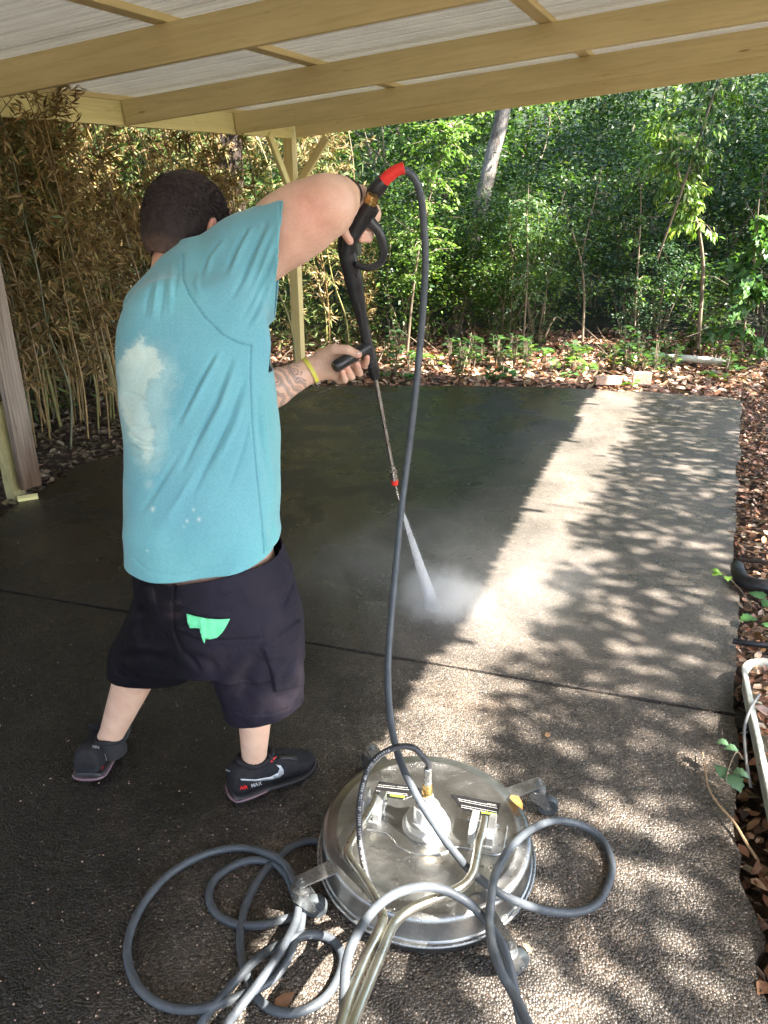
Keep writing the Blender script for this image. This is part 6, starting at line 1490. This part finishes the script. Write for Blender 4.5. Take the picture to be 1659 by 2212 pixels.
def sprig(label, pts, leaves_, r=.003, pal=(.10, .22, .06), mat=STEM):
    P3 = [G(*q) for q in pts]; t = thing('leafy_sprig', label, 'sprig', (P3[0].x, P3[0].y, 0)); mb = MB(); mb.tube(catmull(P3, 5), interp_list([r*(1-.6*i/(len(P3)-1)) for i in range(len(P3))], 5), 6); mb.build('stem', mat, t, smooth=60)
    for (px, py, z, ang, L) in leaves_:
        p = G(px, py, z); V, F = [], []
        d = Vector((math.cos(ang), math.sin(ang), -.1)); sdir = Vector((-d.y, d.x, 0)); N = 7
        prof = [0, .26, .42, .36, .44, .28, .30, .10, 0]; m_ = len(prof)
        for i, w in enumerate(prof):
            f_ = i/(m_-1); q = p+d*L*f_+Vector((0, 0, .01*math.sin(f_*3)))
            V += [q-sdir*w*L+Vector((0, 0, .12*w*L)), q, q+sdir*w*L+Vector((0, 0, .12*w*L))]
        for i in range(m_-1):
            o_ = i*3; F += [(o_, o_+1, o_+4, o_+3), (o_+1, o_+2, o_+5, o_+4)]
        F = np.array(F); V = np.array([tuple(v) for v in V]); C = np.tile(np.array([pal]), (len(V), 1)); C[1::3] *= 1.4
        mesh_np('leaf', V, F, LEAF, t, attrs={'col': C})
    return t
sprig('leafy green sprig with jagged leaves hanging over the slab edge beside the trough', [(1605, 1640, .10), (1590, 1625, .11), (1572, 1665, .10), (1568, 1690, .09)], [(1595, 1622, .1, 2.9, .042), (1560, 1655, .09, 4.2, .055), (1568, 1672, .08, 4.9, .075), (1582, 1668, .08, 5.8, .05), (1575, 1610, .1, 2.8, .04)], pal=(.09, .17, .085))
sprig('small bright green sprig sprouting over the slab at the right edge', [(1625, 1310, .04), (1600, 1275, .10), (1565, 1240, .13), (1545, 1236, .14)], [(1560, 1240, .13, 3.4, .055), (1555, 1237, .14, 2.6, .045), (1570, 1245, .12, 4.4, .05)], pal=(.20, .36, .06))
sprig('broad green seedling leaves among the litter above the black pipe', [(1650, 1330, .03), (1645, 1310, .06)], [(1650, 1295, .07, 1.9, .09), (1648, 1310, .06, .3, .09), (1632, 1335, .04, 3.4, .08), (1650, 1345, .04, 5.0, .08)], pal=(.08, .20, .06))
mb = MB(); mb.tube(catmull([G(1518, 1625, .02), G(1524, 1665, .03), G(1530, 1700, .03), (G(1550, 1735, .03)), G(1585, 1775, .025), G(1612, 1820, .02), G(1635, 1855, .02)], 5), interp_list([.0018, .0025, .003, .0035, .0035, .004, .004], 5), 6); tag(mb.build('twig', simple('tan_twig', (.42, .28, .16), .7)), 'long bent tan twig lying on the slab near its right edge', 'twig')
mb = MB(); mb.tube(catmull([G(1640, 1500, .10), G(1622, 1530, .09), (G(1608, 1575, .07)), G(1612, 1640, .05), G(1622, 1700, .03)], 5), .005, 8); tag(mb.build('wire', simple('grey_wire', (.25, .25, .25), .5), smooth=60), 'thin grey bent cable hanging beside the off-white trough', 'cable')
# little things on the slab
pt_leaf(1180, 1592, .03, (.35, .2, .1), 'tiny brown leaf on the slab behind the steel cleaner', 1.0)
pt_leaf(1148, 2060, .03, (.32, .22, .12), 'small tan leaf on the slab right of the hose end', 2.2)
pt_leaf(590, 2180, .06, (.20, .10, .05), 'dark curled brown leaf lying under the left hose coils', .7, tilt=.6)
mb = MB(); rr3 = random.Random(4)
P = []
for i in range(700):
    px, py = rr3.uniform(0, 1659), rr3.uniform(1150, 2300); g = G(px, py)
    if not inpoly(np.array([g.x]), np.array([g.y]), slab_poly)[0]: continue
    r_ = rr3.uniform(.001, .003); mb.lathe([(0, -.3*r_), (r_*.8, 0), (r_, .35*r_), (r_*.6, .8*r_), (0, .95*r_)], (g.x, g.y, 0.001), n=6, caps=False)
tag(mb.build('grit', BRK), 'loose grit and small pebbles scattered over the slab', 'grit', kind='stuff')
